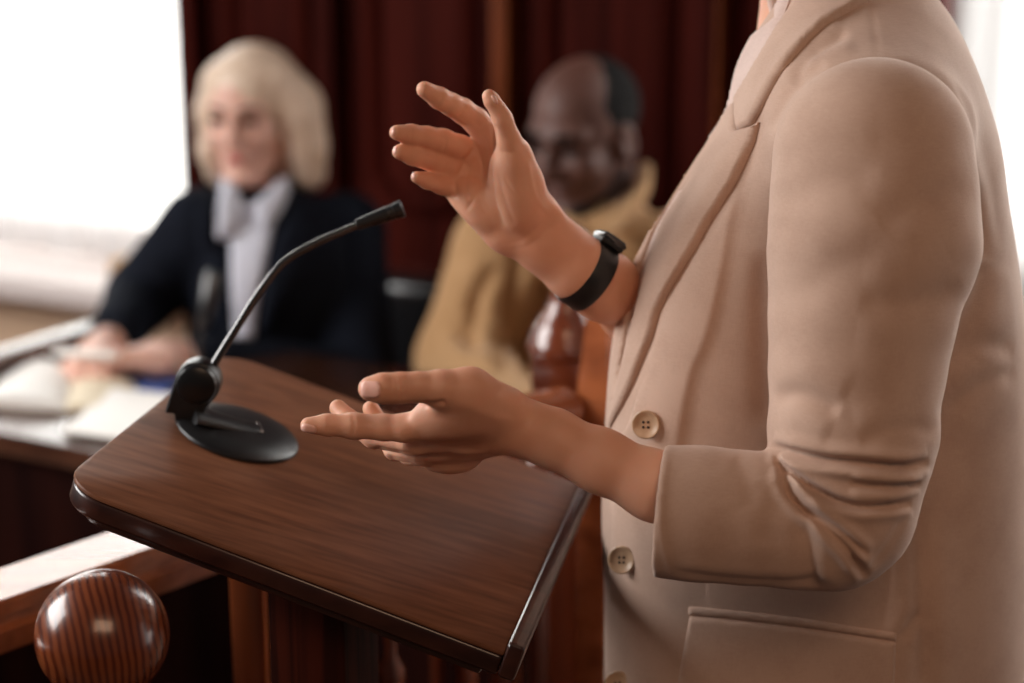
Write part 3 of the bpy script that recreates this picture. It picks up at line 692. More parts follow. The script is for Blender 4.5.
def bighand(F_, wrist, d, nrm, side, curl, s=1.0, thumb=None):
    """wrist, pointing d, palm facing nrm; side=+1 puts the thumb on cross(d, nrm)"""
    d = d/np.linalg.norm(d); nrm = nrm-d*(nrm@d); nrm /= np.linalg.norm(nrm); x = np.cross(d, nrm)*side
    L = lambda a, b, c_: wrist+s*(a*x+b*d+c_*nrm)
    F_.cone(L(0, -.03, 0), L(0, .01, 0), .024*s, .023*s, .01)
    ln = (.040, .045, .042, .033); rad = (.0088, .009, .0085, .0075)
    for i in range(4):
        xx = .030-.020*i; base = L(xx, .078-.004*abs(i-1), 0); F_.cone(L(xx*.6, .01, 0), base, .017*s, .0125*s, .012)
        a = .3; q = base
        for j, f in enumerate((1, .62, .5)):
            a += curl*(.9 if j else .6); e = q+s*ln[i]*f*(d*math.cos(a)+nrm*math.sin(a)); F_.cone(q, e, rad[i]*s*(1-.08*j), rad[i]*s*(.92-.08*j), .004); q = e
    t0 = L(.022, .015, .008); t1 = L(.048, .045, .018); t2 = L(.052, .075, .026); t3 = L(.046, .098, .032)
    F_.chain([t0, t1, t2, t3], [.018*s, .013*s, .0105*s, .0085*s], .007)
def fld(pts, m, h): pts = np.asarray(pts, float); return Field(pts.min(0)-m, pts.max(0)+m, h)
def cat(*ms):
    Vs, Fs, n = [], [], 0
    for V, F in ms: Vs.append(V); Fs.append(np.asarray(F)+n); n += len(V)
    return np.concatenate(Vs), np.concatenate(Fs)
def shell_obj(*a, **k_): return obj(*a, **k_)

# ================================================================== the speaker in the beige blazer
YC = 1.53
ZC = 1.35
sp_base = np.array([.30, YC, 0])
spk = thing('person', 'standing speaker in a beige blazer gesturing with both hands at the lectern', 'person', sp_base)
# ---- left arm and hand (near, palm up)
z0 = 1.33
def Z(l): return [P(x, y, z) for x, y, z in l]
fpt = Z([(300, 440, 1.28), (300, 400, 1.46), (700, 560, 1.28), (540, 360, 1.30), (440, 490, 1.46), (880, 600, 1.28), (880, 480, 1.4)])
fl = fld(fpt, .02, .00125)
px = lambda n, z=1.33: n/FPX*z
# palm and wrist
fl.chain(Z([(720, 508, 1.325), (655, 486, 1.325), (600, 460.5, 1.33), (552, 438, 1.335), (517, 425.5, 1.338)]), [px(35), px(32.5), px(29.5), px(27.2), px(25.5)], .012)
fl.cone(P(720, 510, 1.325), P(836, 520, 1.325), px(35), px(36), .01)
fl.cone(P(517, 426, 1.34), P(470, 425, 1.35), px(25.5), px(27), .014); fl.ell(P(452, 459, 1.385), (px(28), px(19), px(15)), None, .012)
mc = Z([(404, 428, 1.328), (412, 441, 1.352), (422, 452, 1.374), (434, 458, 1.392)])
wr = Z([(500, 416, 1.333), (498, 428, 1.345), (496, 436, 1.358), (496, 440, 1.372)])
for i in range(4): fl.cone(wr[i], mc[i], px((21, 20, 18, 16)[i]), px((14.5, 14, 13, 12)[i]), .010)
fl.chain(Z([(404, 428, 1.328), (384, 427.5, 1.328), (354, 426, 1.326), (327, 425, 1.324), (308.5, 425.3, 1.322)]), [px(13.6), px(13.2), px(12.2), px(10.8), px(8.2)], .003)
fl.ell(P(354, 426, 1.326), (px(15), px(11.8), px(12)), None, .004)
fl.chain(Z([(412, 441, 1.352), (374, 436.5, 1.374), (348, 420, 1.388), (338, 408, 1.394)]), [px(14), px(12.4), px(11.4), px(9.2)], .003)
fl.chain(Z([(422, 452, 1.374), (395, 449, 1.404), (379, 425, 1.418), (371, 409, 1.420)]), [px(13), px(11.8), px(11), px(9.2)], .003)
fl.chain(Z([(434, 458, 1.392), (408, 455, 1.42), (400, 438, 1.432), (396, 427, 1.434)]), [px(11.5), px(10), px(8.5), px(7)], .003)
# thumb
fl.chain(Z([(503, 407, 1.325), (470, 391, 1.305), (440, 388.5, 1.296)]), [px(22), px(21), px(18.2)], .010)
fl.chain(Z([(440, 388.5, 1.296), (418, 386.8, 1.291), (400, 388, 1.288), (383, 388.3, 1.286), (370.5, 388.8, 1.286)]), [px(18), px(14.2), px(14.6), px(14.2), px(12.0)], .004)
fl.ell(P(462, 410, 1.315), (px(36), px(20), px(24)), None, .014)
fl.ell(P(438, 414, 1.318), (px(22), px(7.5), px(12)), None, .012)
VL = fl.mesh(2)
VL = (sculpt(VL[0], VL[1], [
    ([(423, 404), (432, 405), (446, 402)], .0022, 3, 'g'),
    ([(396, 376), (397, 388), (395, 399)], .0006, 1.3, 'g'), ([(400.5, 376), (402, 388), (400, 400)], .0007, 1.3, 'g'), ([(405, 377), (406, 388), (405, 399)], .0005, 1.3, 'g'), ([(391, 377), (392, 388), (391, 399)], .0004, 1.2, 'g'),
    ([(352, 414), (354, 424), (352, 437)], .0005, 1.5, 'g'), ([(328, 416), (329, 425), (327, 433)], .0004, 1.3, 'g'),
    ([(404, 443), (440, 448), (480, 449)], .0014, 5, 'g'), ([(412, 455), (445, 458), (490, 452)], .0012, 4, 'r'), ([(420, 437), (455, 440), (500, 436)], .0011, 6, 'r'),
    ([(425, 465), (455, 466), (485, 459)], .0012, 3, 'g'), ([(375, 447), (392, 452), (412, 455)], .0012, 2.5, 'g'), ([(387, 456), (402, 461), (425, 465)], .0010, 2.5, 'g'),
    ([(430, 447), (450, 452), (475, 455)], .0009, 3, 'r'), ([(500, 386), (508, 398), (506, 418)], .0012, 8, 'g'), ([(452, 400), (475, 408), (500, 420)], .0009, 7, 'r')]), VL[1])
# ---- right arm and hand (far, raised, palm to the camera)
zr_ = 1.37
pr_ = lambda n, z=1.43: n/FPX*z
fpt = Z([(380, 80, 1.400), (540, 80, 1.400), (440, 240, 1.480), (560, 330, 1.420), (660, 350, 1.420), (420, 60, 1.480), (760, 420, 1.820), (560, 100, 1.510)])
fr = fld(fpt, .02, .0014)
fr.chain(Z([(744, 400, 1.74), (690, 352, 1.665), (634, 307, 1.572), (604, 286, 1.500), (576, 267, 1.476), (545, 245, 1.466), (528, 233, 1.462)]), [pr_(44), pr_(43), pr_(37), pr_(34.5), pr_(32), pr_(27.5), pr_(28.5)], .012)
W = P(527, 232, 1.460)
MC = Z([(489, 137, 1.452), (473, 154, 1.458), (463, 172, 1.460), (457, 189, 1.458)])
WR = Z([(533, 218, 1.462), (524, 226, 1.464), (515, 233, 1.464), (508, 237, 1.462)])
for i in range(4): fr.cone(WR[i], MC[i], pr_((19, 19, 18, 15)[i]), pr_((13.5, 13.5, 12.5, 11)[i]), .010)
fr.cone(P(500, 231, 1.458), P(463, 197, 1.454), pr_(16), pr_(11), .012)
fr.chain(Z([(490, 138, 1.452), (476, 121, 1.444), (462, 110.5, 1.436), (451, 104.5, 1.428), (439, 98, 1.420), (424.5, 89.5, 1.410)]), [pr_(14.5), pr_(13.2), pr_(12.4), pr_(11.2), pr_(10.7), pr_(8.4)], .003)
fr.chain(Z([(474, 155, 1.458), (459, 148, 1.451), (443, 141.5, 1.442), (427, 137.5, 1.432), (411, 134.8, 1.422), (397, 132.6, 1.412)]), [pr_(13.2), pr_(13.2), pr_(12.6), pr_(11), pr_(10.3), pr_(7.8)], .003)
fr.chain(Z([(464, 172, 1.460), (450, 167.5, 1.453), (436, 162.5, 1.446), (412, 155.3, 1.428), (399.5, 152, 1.420)]), [pr_(12), pr_(11.6), pr_(11), pr_(9.6), pr_(7.6)], .003)
fr.chain(Z([(457, 189, 1.458), (441, 184.5, 1.448), (427, 180.5, 1.434), (417, 177.2, 1.426)]), [pr_(11), pr_(9.6), pr_(8.4), pr_(6.4)], .003)
fr.chain(Z([(527, 210, 1.446), (514, 160, 1.420), (509, 140, 1.410)]), [pr_(22), pr_(14.5), pr_(12)], .010)
fr.chain(Z([(509, 140, 1.410), (502.5, 119, 1.400), (498, 110, 1.397), (492, 101, 1.394), (489, 96, 1.393)]), [pr_(12), pr_(10.0), pr_(8.4), pr_(8.0), pr_(6.9)], .0025)
fr.chain(Z([(520, 150, 1.420), (529, 178, 1.436), (545, 212, 1.454), (570, 236, 1.470)]), [pr_(7), pr_(9), pr_(11), pr_(12)], .010)
fr.ell(P(510, 188, 1.434), (pr_(19), pr_(17), pr_(34)), frame_from(P(522, 222, 1.434)-P(506, 160, 1.426)), .018)
fr.ell(P(478, 205, 1.446), (pr_(15), pr_(12), pr_(24)), frame_from(P(498, 232, 1.446)-P(466, 190, 1.446)), .012)
VR = fr.mesh(2)
VR = (sculpt(VR[0], VR[1], [
    ([(494, 124), (493.5, 147), (489.5, 165), (491, 182), (495, 205), (504, 228)], .0020, 2.6, 'g'),
    ([(477, 142), (479, 153), (483, 167), (481.5, 184), (473, 200), (465, 212)], .0010, 1.6, 'g'),
    ([(470, 205), (466, 190), (468, 172), (476, 158)], .0007, 1.6, 'g'), ([(486, 215), (480, 200), (483, 180)], .0005, 1.5, 'g'), ([(503, 175), (512, 190), (524, 200)], .0004, 1.4, 'g'), ([(500, 150), (507, 153), (516, 152)], .0004, 1.4, 'g'), ([(498, 170), (505, 200), (515, 225)], .0005, 2.2, 'g'),
    ([(462, 161), (468, 157), (474, 149)], .0014, 1.8, 'g'), ([(457, 178), (461, 169), (466, 160)], .0010, 1.6, 'g'),
    ([(478, 132), (484, 128), (492, 125)], .0007, 1.5, 'g'), ([(457, 118), (462, 113), (466, 104)], .0005, 1.4, 'g'), ([(437, 107), (441, 100), (443, 92)], .0004, 1.3, 'g'),
    ([(443, 153), (446, 142), (444, 131)], .0006, 1.4, 'g'), ([(411, 143), (412, 134), (411, 126)], .0004, 1.3, 'g'), ([(436, 172), (438, 163), (436, 154)], .0005, 1.4, 'g'),
    ([(455, 181), (456, 191), (455, 199)], .0010, 1.6, 'g'), ([(500, 244), (522, 240), (546, 218)], .0003, 1.6, 'g'), ([(505, 250), (529, 245), (552, 224)], .0003, 1.6, 'g'),
    ([(521, 140), (531, 165), (541, 205), (556, 222)], .0008, 5, 'g'), ([(528, 160), (536, 196), (552, 216)], .0008, 3, 'r'), ([(505, 118), (511, 116), (513, 113)], .0005, 1.5, 'g')]), VR[1])
# ---- trunk, neck and head (head is above the frame)
NK = P(838, 5, 1.51)
fb = Field((NK[0]-.3, YC-.27, .0), (NK[0]+.26, YC+.28, 1.80), .007)
Rf = np.array([[0, 1., 0], [-1., 0, 0], UP])       # right, forward, up of a head looking to the left of the picture
hc = np.array([NK[0]-.025, YC, NK[2]+.19])
Lh = head_field(fb, hc, Rf, 1.0)
xm = .285
fb.chain([(NK[0]-.01, YC, 1.42), (xm-.02, YC, 1.28), (xm-.01, YC, 1.05), (xm, YC, .86)], [.052, .080, .090, .11], .03)
fb.cone((NK[0]-.0, YC-.12, 1.335), (NK[0]+.0, YC+.13, 1.335), .036, .036, .03)
fb.chain([(P(868,100,1.36)[0], YC-.15, 1.33), P(853, 440, 1.335), P(836, 515, 1.33)], [.045, .038, .032], .02)
fb.chain([(xm+.03, YC+.16, 1.33), P(780, 390, 1.74), P(744, 400, 1.70)], [.045, .04, .036], .02)
for q in (-1, 1): fb.chain([(xm, YC+q*.085, .84), (xm-.01, YC+q*.09, .48), (xm+.01, YC+q*.09, .09), (xm-.0, YC+q*.09, .05)], [.085, .055, .038, .036], .02); fb.cone((xm+.02, YC+q*.09, .04), (xm-.13, YC+q*.095, .03), .035, .026, .02)
VB = fb.mesh(2)
body = obj('body', cat(VB, VL, VR), M['skin'], spk)
head_bits(Lh, Rf, 1.0, body, M['lip'], M['brow'])
fh = Field(hc-.17, hc+.17, .006)
fh.ell(hc+Rf[1]*-.025+UP*.04, (.092, .108, .095), Rf, .02); fh.cone(hc+Rf[1]*-.09+UP*.03, hc+Rf[1]*-.13+UP*.0, .05, .045, .02)
fh.ell(hc+Rf[1]*.12-UP*.02, (.07, .085, .10), Rf, .02, True); obj('hair', fh.mesh(2), M['cover'], body)
# nails
tL = bvh(VL); tR = bvh(VR)
def oval(cx, cy, a, b, ang, n=14, p=2.6):
    o = []
    for i in range(n):
        t = 2*math.pi*i/n; x = a*math.copysign(abs(math.cos(t))**(2/p), math.cos(t)); y = b*math.copysign(abs(math.sin(t))**(2/p), math.sin(t))
        o.append((cx+x*math.cos(ang)-y*math.sin(ang), cy+x*math.sin(ang)+y*math.cos(ang)))
    return o
def nail(poly, tree, lab, th=.0010): tag(obj('nail', patch(poly, tree, th, 1.2, 1.6, .0008), M['nail'], body), lab)
nail(oval(370.8, 389.5, 9.8, 8.0, .02, 18, 4), tL, 'pale pink thumbnail of the lower hand')
nail(oval(309, 428.5, 8, 4.2, .25), tL, 'pale index fingernail of the lower hand')
nail(oval(494.6, 99.5, 5.4, 2.0, 1.05), tR, 'pale thumbnail of the raised hand', .0005)
nail(oval(393.2, 131.5, 2.0, 4.2, .15), tR, 'pale fingernail tip', .0003); nail(oval(394.8, 150.3, 1.8, 4, .2), tR, 'pale fingernail tip', .0003); nail(oval(413.5, 176, 1.8, 3.6, .2), tR, 'pale fingernail tip', .0003)

# ---- the fitness band on the raised wrist
ax = P(612, 291, 1.488)-P(566, 259, 1.472); ax /= np.linalg.norm(ax)
bctr = P(588, 274.5, 1.480)
Vs_ = VR[0]; rel = Vs_-bctr; al = rel@ax; m_ = (np.abs(al) < .0035) & (np.linalg.norm(rel, axis=1) < .06)
Rb = frame_from(ax, P(607, 249, 1.482)-bctr); ang = np.arctan2(rel[m_]@Rb[1], rel[m_]@Rb[0]); rad = np.hypot(rel[m_]@Rb[0], rel[m_]@Rb[1])
NS = 72; prof_r = []
for i in range(NS):
    a = 2*math.pi*i/NS-math.pi; dlt = np.abs((ang-a+math.pi) % (2*math.pi)-math.pi); w_ = np.exp(-(dlt/.12)**2); prof_r.append((rad*w_).sum()/max(w_.sum(), 1e-9))
prof_r = np.array(prof_r)
def band(half, t_in, t_out):
    sec = [(-half, t_in), (-half, t_out*.7), (-half*.85, t_out), (half*.85, t_out), (half, t_out*.7), (half, t_in)]; V, F = [], []; n = len(sec)
    for i in range(NS):
        a = 2*math.pi*i/NS-math.pi
        for s_, o_ in sec: V.append(bctr+ax*s_+(prof_r[i]+o_)*(Rb[0]*math.cos(a)+Rb[1]*math.sin(a)))
    for i in range(NS):
        j = (i+1) % NS
        for q in range(n): F.append((i*n+q, i*n+(q+1) % n, j*n+(q+1) % n, j*n+q))
    return np.array(V), F
wbnd = tag(obj('fitness_band', band(.0095, -.0015, .0024), M['black'], spk, .7), 'black fitness band on the raised wrist')
ia = int(np.argmin(np.abs(np.array([2*math.pi*i/NS-math.pi for i in range(NS)])-0.0)))
cs = bctr+Rb[0]*(prof_r[ia]+.0045)
case = obj('band_case', bx(cs, (.0052, .0125, .0105), np.array([Rb[0], Rb[1], Rb[2]]), .0035, 3), M['black'], wbnd, .6)
obj('case_frame', bx(cs+Rb[0]*.0012, (.0022, .0129, .0109), np.array([Rb[0], Rb[1], Rb[2]]), .0018, 2), M['blackmetal'], wbnd, .6)

# ---- blazer trunk
rows = [(-70, 794, 872), (-40, 797, 902), (0, 788, 929), (20, 786, 941), (57, 745, 960), (100, 727, 979), (130, 699, 986), (190, 663, 994), (230, 636, 1002), (300, 611, 1012), (350, 604, 1017), (430, 599, 1020), (500, 597, 1019), (560, 600, 1018), (683, 600, 1018), (800, 600, 1014), (900, 596, 1012)]
zk, xf, xb = [], [], []
for py, a, b in rows:
    v = (341.5-py)/FPX; z = YC/(CP+v*SP); zk.append(CAMZ+z*(v*CP-SP)); xf.append((a-512)/FPX*z); xb.append((b-512)/FPX*z)
zk, xf, xb = (np.array(q)[::-1] for q in (zk, xf, xb))
def smooth_interp(x, xp, fp, w=.018): return np.mean([np.interp(x+o, xp, fp) for o in np.linspace(-w, w, 7)], 0)
ft = Field((-.0, YC-.27, zk[0]+.01), (.56, YC+.29, 1.50), .0027)
Zs = ft.ax[2].astype(float); A0 = smooth_interp(Zs, zk, xf); A1 = smooth_interp(Zs, zk, xb)
bz = np.interp(Zs, [.78, .95, 1.10, 1.22, 1.30, 1.36, 1.40, 1.44, 1.48], [.205, .195, .182, .182, .178, .150, .115, .075, .055])
cx = (A0+A1)/2; hw = (A1-A0)/2
X, Y, Zg = ft.grid((slice(None),)*3)
rx = (X-cx[None, None, :])/hw[None, None, :]; ry = (Y-YC)/bz[None, None, :]
tp_ = np.interp(Zs, [1.0, 1.12, 1.20, 1.32], [.14, .30, .46, .52])[None, None, :]; rx = np.where(rx < 0, rx/(1-tp_*np.clip(ry+.3, 0, 1.4)), rx)
nn = np.where(rx < 0, 3.5, 2.5)
v = ((np.abs(rx)**nn+np.abs(ry)**nn)**(1/nn)-1)*np.minimum(hw, bz)[None, None, :]*.9
ft.d = v.astype(np.float32)
ft.d = np.maximum(ft.d, (Zg-1.47).astype(np.float32)+0*ft.d)
shx = P(868, 100, 1.36)[0]
ft.cone((shx+.005, YC-.18, 1.345), (shx-.0, YC-.06, 1.375), .052, .052, .05, sq=(.8, 1, 1)); ft.cone((shx+.05, YC+.17, 1.325), (shx+.01, YC+.06, 1.375), .040, .050, .05)
ft.cone((NK[0]-.012, YC, 1.415), (NK[0]-.02, YC, 1.50), .056, .062, .006, True)
VT = ft.mesh(3)
lines_t = [
    ([(775, 84), (760, 123), (748, 158), (735, 185), (711, 222), (681, 273), (659, 310), (641, 365), (632, 392)], .0030, 8, 'g'),
    ([(676, 196), (661, 216), (648, 244), (637, 273), (629, 306), (620, 350), (612, 396)], .006, 3.8, 'g'),
    ([(757, 150), (740, 200), (725, 280), (711, 339), (696, 376), (684, 440), (676, 500)], .0026, 20, 's'),
    ([(704, 470), (704, 540), (705, 606)], .0006, 1.6, 'g'),
    ([(892, 540), (887, 596), (885, 632)], .0008, 1.6, 'g'), ([(919, 505), (922, 580), (925, 700)], .0030, 9, 'v'),
    ([(868, 3), (874, 28), (878, 56)], .0009, 1.8, 'g'),
    ([(926, 108), (950, 150), (976, 215), (985, 262)], .0030, 8, 'v'), ([(955, 60), (975, 120), (992, 190), (1000, 250)], .0022, 9, 'v'), ([(985, 262), (975, 300), (950, 345)], .0030, 12, 'v'), ([(940, 360), (975, 345), (1014, 350)], .0022, 12, 'v'), ([(945, 410), (980, 385), (1016, 372)], .0015, 10, 'v'),
    ([(792, 84), (812, 54), (848, 32)], .0030, 6, 'v'), ([(770, 130), (790, 92), (826, 64)], .0030, 6, 'v'),
    ([(764, 250), (763, 340), (766, 430)], .0030, 12, 'g'), ([(900, 640), (912, 622), (922, 614)], .0020, 6, 'v'),
]
VT = (sculpt(VT[0], VT[1], lines_t), VT[1])
blz = tag(obj('blazer', VT, M['blazer'], spk), 'beige blazer with rolled sleeve')
tT = bvh(VT)
# near front panel with its own edge
fp = [(622, 440), (617, 475), (613, 554), (609, 610), (608, 683), (607, 740), (700, 745), (702, 470), (700, 400), (690, 380), (650, 365), (640, 388), (630, 424)]
def off_front(q): return .0045*max(0.02, 1-max(0, q[0]-640)/58)*min(1, max(.02, (q[1]-372)/60))
obj('front_panel', patch(fp, tT, off_front, 3, 3), M['blazer'], blz, 1.25)
# lapel and collar
lap = [(738, 131), (745, 129.5), (752, 127.5), (760, 122), (756, 141), (748, 159), (735, 185), (711, 222), (697, 247), (681, 273), (668, 295), (660, 311), (654, 335), (641, 366), (634, 384), (624, 404), (616, 418), (610, 430),
       (608, 424), (616, 391), (627, 346), (638, 302), (650, 256), (664, 219), (688, 185), (706, 146), (722, 118), (735, 99), (736.5, 115)]
roll = [(735, 99), (706, 146), (688, 185), (664, 219), (650, 256), (638, 302), (627, 346), (616, 391), (608, 424)]
def off_lap(q):
    d = abs(polydist(np.array([q]), roll)[0][0]); k_ = min(1, max(0, (q[1]-118)/45)); return .003+(.002+.0025*k_)*min(1, d/26)
obj('lapel', patch(lap, tT, off_lap, 2.6, 3), M['blazer'], blz, 1.25)
col = [(735, 98), (750, 74), (765, 48), (778, 26), (790, 8), (800, -8), (812, -30), (880, -38), (876, -15), (868, 2), (848, 13), (826, 25), (808, 42), (795, 57), (783, 71), (775, 84), (767, 99), (761, 112), (754, 124), (746, 127.5), (738, 130), (736.5, 115)]
outer = [(868, 2), (826, 25), (795, 57), (775, 84), (761, 112)]
def off_col(q):
    d = abs(polydist(np.array([q]), outer)[0][0]); return .0062-.003*min(1, d/36)
obj('collar', patch(col, tT, off_col, 2.6, 4), M['blazer'], blz, 1.25)
# far lapel: the strip along the far edge, and the pale shirt between
far = [(737, 92), (722, 112), (709, 135), (694, 160), (679, 187), (664, 208), (652, 226), (641, 246), (633, 262), (626, 300), (614, 370), (607, 420), (609, 424), (617, 388), (628, 342), (640, 296), (652, 252), (668, 214), (690, 181), (708, 142), (724, 114)]
shirt_a = patch([(776, -8), (775, 18), (764, 27), (748, 38), (741, 52), (735, 66), (727, 88), (716, 114), (705, 140), (712, 138), (725, 116), (738, 98), (752, 74), (768, 46), (784, 18), (792, -4)], tT, .0025, 2.6, 3)
shirt_b = patch([(680, 192), (670, 208), (660, 225), (651, 245), (650, 253), (654, 254), (661, 240), (670, 222), (682, 202), (688, 190)], tT, .0030, 2.0, 3)
tag(obj('shirt', join(shirt_a, shirt_b), M['shirt'], spk, .9), 'pale shirt under the blazer')
far = [(706, 140), (692, 163), (678, 188), (664, 208), (652, 227), (641, 246), (634, 262), (627, 300), (619, 345), (613, 380), (609, 424), (613, 424), (616, 390), (622, 360), (631, 305), (637, 278), (646, 252), (656, 226), (668, 206), (684, 172), (703, 144)]
tag(obj('far_lapel', patch(far, tT, .0022, 2.0, 2.5), M['blazer'], blz, 1.25), 'far lapel edge of the open blazer')
obj('shirt_neckband', tube(np.array([P(771, -14, 1.47), P(773, 2, 1.47), P(777, 20, 1.465), P(770, 30, 1.462)]), [.004, .0045, .0045, .003], 12, .6), M['shirt'], spk)
obj('necklace', tube(spline(np.array([P(779, 24, 1.452), P(772, 32, 1.45), P(768, 38, 1.45)]), 8), .0013, 8), M['silver'], spk)
# pocket
wl = [(688.6, 606), (740, 611), (800, 618), (850, 626), (896.5, 633), (896, 640.5), (850, 633.5), (800, 626), (740, 619), (688.6, 614.5)]
flp = [(690, 616), (740, 620.5), (800, 627.5), (850, 635), (895.5, 642.5), (894, 683), (891, 730), (672, 725), (678, 683), (684, 650)]
pk = obj('pocket_flap', patch(flp, tT, .0026, 3, 3), M['blazer'], blz, 1.25); obj('welt', patch(wl, tT, .0020, 2.4, 2.5), M['blazer'], pk, 1.25)
# buttons
ftree = bvh(join(VT, ))
def button(px_, py_):
    X, N = cast(tT, (px_, py_)); o = off_front((px_, py_)); view = np.array([0, 0, CAMZ])-X; view /= np.linalg.norm(view)
    n = N*.3+view*.7; R = frame_from(n); c = X+N*(o+.004); r = .0112
    b = obj('button', lathe([(0, 0), (r*.93, 0), (r, .001), (r, .0025), (r*.93, .0034), (r*.80, .0032), (r*.70, .0022), (r*.3, .0019), (0, .0019)], c, R, 36), M['button'], blz, .9)
    hs = [lathe([(0, 0), (.0011, 0), (.0011, .0004), (0, .0004)], c+R[2]*.0018+R[0]*a_*.0019+R[1]*b_*.0019, R, 10) for a_ in (-1, 1) for b_ in (-1, 1)]
    obj('holes', join(*hs), M['hole'], b)
button(652.5, 423); button(631, 558); button(627.5, 683)

# ---- near sleeve, rolled at the forearm
SZ = 1.325
fs = Field(P(645, 610, 1.29)-.03-np.array([0, .03, 0]), P(995, 40, 1.36)+np.array([.02, .14, .03]), .0021)
sq = (1, 1.18, 1)
spx = lambda n: n/FPX*SZ
up = [(873, 158, 100), (874, 200, 102), (874, 244, 105), (869, 268, 100), (865, 288, 92), (862, 320, 92), (857, 370, 87), (854, 410, 82), (853, 435, 84), (850, 462, 78), (846, 490, 73), (843, 512, 70)]
fs.chain(Z([(x, y, SZ) for x, y, r in up]), [spx(r) for x, y, r in up], .006, sq)
fo = [(843, 512, 70), (832, 524, 66), (795, 522, 66), (745, 518, 66), (700, 514, 67), (640, 510, 68)]
fs.chain(Z([(x, y, SZ) for x, y, r in fo]), [spx(r) for x, y, r in fo], .008, sq)
fs.cone(P(640, 511, SZ), P(720, 513, SZ), spx(57), spx(54), .002, True, sq)
cd = P(800, 520, SZ)-P(658, 508, SZ)
fs.cut(P(659, 510, SZ), P(600, 506, SZ)-P(700, 511, SZ)+np.array([0, .012, 0]), .002)
VS = fs.mesh(3)
lines_s = [
    ([(771, 446), (791, 452), (816, 458), (835, 461), (875, 464), (903, 466), (928, 462)], .0082, 4.4, 'v'),
    ([(776, 461), (807, 484), (824, 494), (844, 503), (867, 507), (912, 503)], .0065, 3.8, 'v'),
    ([(850, 483), (881, 486), (920, 484)], .0045, 3.2, 'v'),
    ([(779, 470), (793, 496), (813, 517), (833, 535), (850, 552), (866, 578)], .0065, 3.8, 'v'),
    ([(804, 507), (838, 529), (868, 556)], .0055, 3.4, 'v'),
    ([(782, 476), (800, 497), (811, 514), (816, 543), (819, 572), (828, 594)], -.0045, 7, 's'),
    ([(776, 452), (784, 474), (794, 490)], .0035, 4, 'g'),
    ([(766, 312), (800, 292), (840, 266), (890, 245)], .0013, 20, 'v'), ([(962, 284), (935, 297), (900, 304), (860, 300)], .0016, 14, 'v'),
    ([(774, 400), (800, 395), (840, 412)], .0025, 10, 'v'), ([(938, 432), (905, 428), (860, 440)], .0018, 10, 'v'), 
    ([(780, 210), (820, 180), (880, 175)], .0012, 16, 'v'), ([(974, 190), (930, 200), (880, 225)], .0014, 16, 'v'),
    ([(905, 516), (886, 548), (860, 578)], .0012, 4, 'g'), ([(765, 480), (772, 510), (766, 545)], .0010, 14, 'g'), ([(735, 456), (748, 480), (752, 510)], .0008, 10, 'v'),
    ([(668, 452), (662, 485), (661, 530), (672, 578)], .0009, 3.5, 'r'),
    ([(672, 571), (720, 578), (800, 583), (835, 585)], .0012, 4, 'v'),
]
VS = (sculpt(VS[0], VS[1], lines_s), VS[1])
tag(obj('sleeve', VS, M['blazer'], blz), 'near sleeve rolled up below the elbow')
# far sleeve
ff = Field(P(640, 380, 1.75)-.1, P(900, 0, 1.70)+.12, .005)
ff.chain([(shx+.055, YC+.18, 1.31), P(786, 300, 1.74), P(774, 395, 1.70)], [.055, .052, .05], .02); ff.chain([P(774, 395, 1.70), P(728, 375, 1.62)], [.05, .046], .02)
tag(obj('sleeve', ff.mesh(2), M['blazer'], blz), 'far sleeve behind the chest')
# trousers and shoes (below the frame)
fq = Field((xm-.17, YC-.24, .03), (xm+.17, YC+.24, .92), .008)
fq.cone((xm, YC-.07, .85), (xm, YC+.07, .85), .125, .125, .03)
for q in (-1, 1): fq.chain([(xm, YC+q*.09, .8), (xm, YC+q*.095, .45), (xm+.01, YC+q*.095, .09)], [.105, .08, .07], .02)
obj('trousers', fq.mesh(2), M['trouser'], spk)
for q in (-1, 1):
    fq = Field((xm-.2, YC+q*.095-.07, -.0), (xm+.09, YC+q*.095+.07, .12), .005); fq.chain([(xm+.03, YC+q*.095, .045), (xm-.05, YC+q*.095, .045), (xm-.13, YC+q*.097, .036)], [.045, .045, .034], .02); fq.cut((0, 0, .004), (0, 0, -1)); obj('shoe', fq.mesh(2), M['shoe'], spk)

# ================================================================== blond woman at the bench
def orient(fwd):
    f = np.asarray(fwd, float); f /= np.linalg.norm(f); r = np.cross(f, UP); r /= np.linalg.norm(r); return np.array([r, f, np.cross(r, f)])
zw = 3.05
hc = P(250, 113, zw); Rw = orient((-.22, -.95, -.10)); sw = .885
wom = thing('person', 'seated blond woman in a black blazer and white shirt writing at the bench', 'person', (hc[0], hc[1]+.05, 0))
f1 = Field(hc-.17-UP*.09, hc+.17, .0042); L = head_field(f1, hc, Rw, sw); HV = f1.mesh(2)
shR, shL = P(199, 226, 3.00), P(346, 226, 3.12)
elR, wrR = P(142, 296, 3.02), P(112, 340, 2.86)
elL, wrL = P(362, 385, 2.98), P(182, 360, 2.83)
f2 = fld([P(60, 360, 2.8), P(220, 360, 2.8), P(100, 330, 3.0), P(150, 390, 2.75)], .06, .0034)
hpR = on_z(86, 362, ZD+.02); hpL = on_z(150, 364, ZD+.028)
f2.cone(wrR, hpR+(wrR-hpR)*.35, .028, .025, .01); f2.cone(wrL, hpL+(wrL-hpL)*.2, .03, .026, .01)
bighand(f2, hpR+(wrR-hpR)*.4, hpR-wrR+np.array([-.01, -.03, .0]), np.array([.4, 0, -.8]), 1, .55, 1.0)
bighand(f2, hpL+(wrL-hpL)*.35+UP*.008, hpL-wrL, np.array([0, .25, -.9]), -1, .5, 1.05)
HH = f2.mesh(2)
sy = hc[1]+.10
hip = np.array([P(262, 300, 3.12)[0], P(262, 300, 3.12)[1], .50])
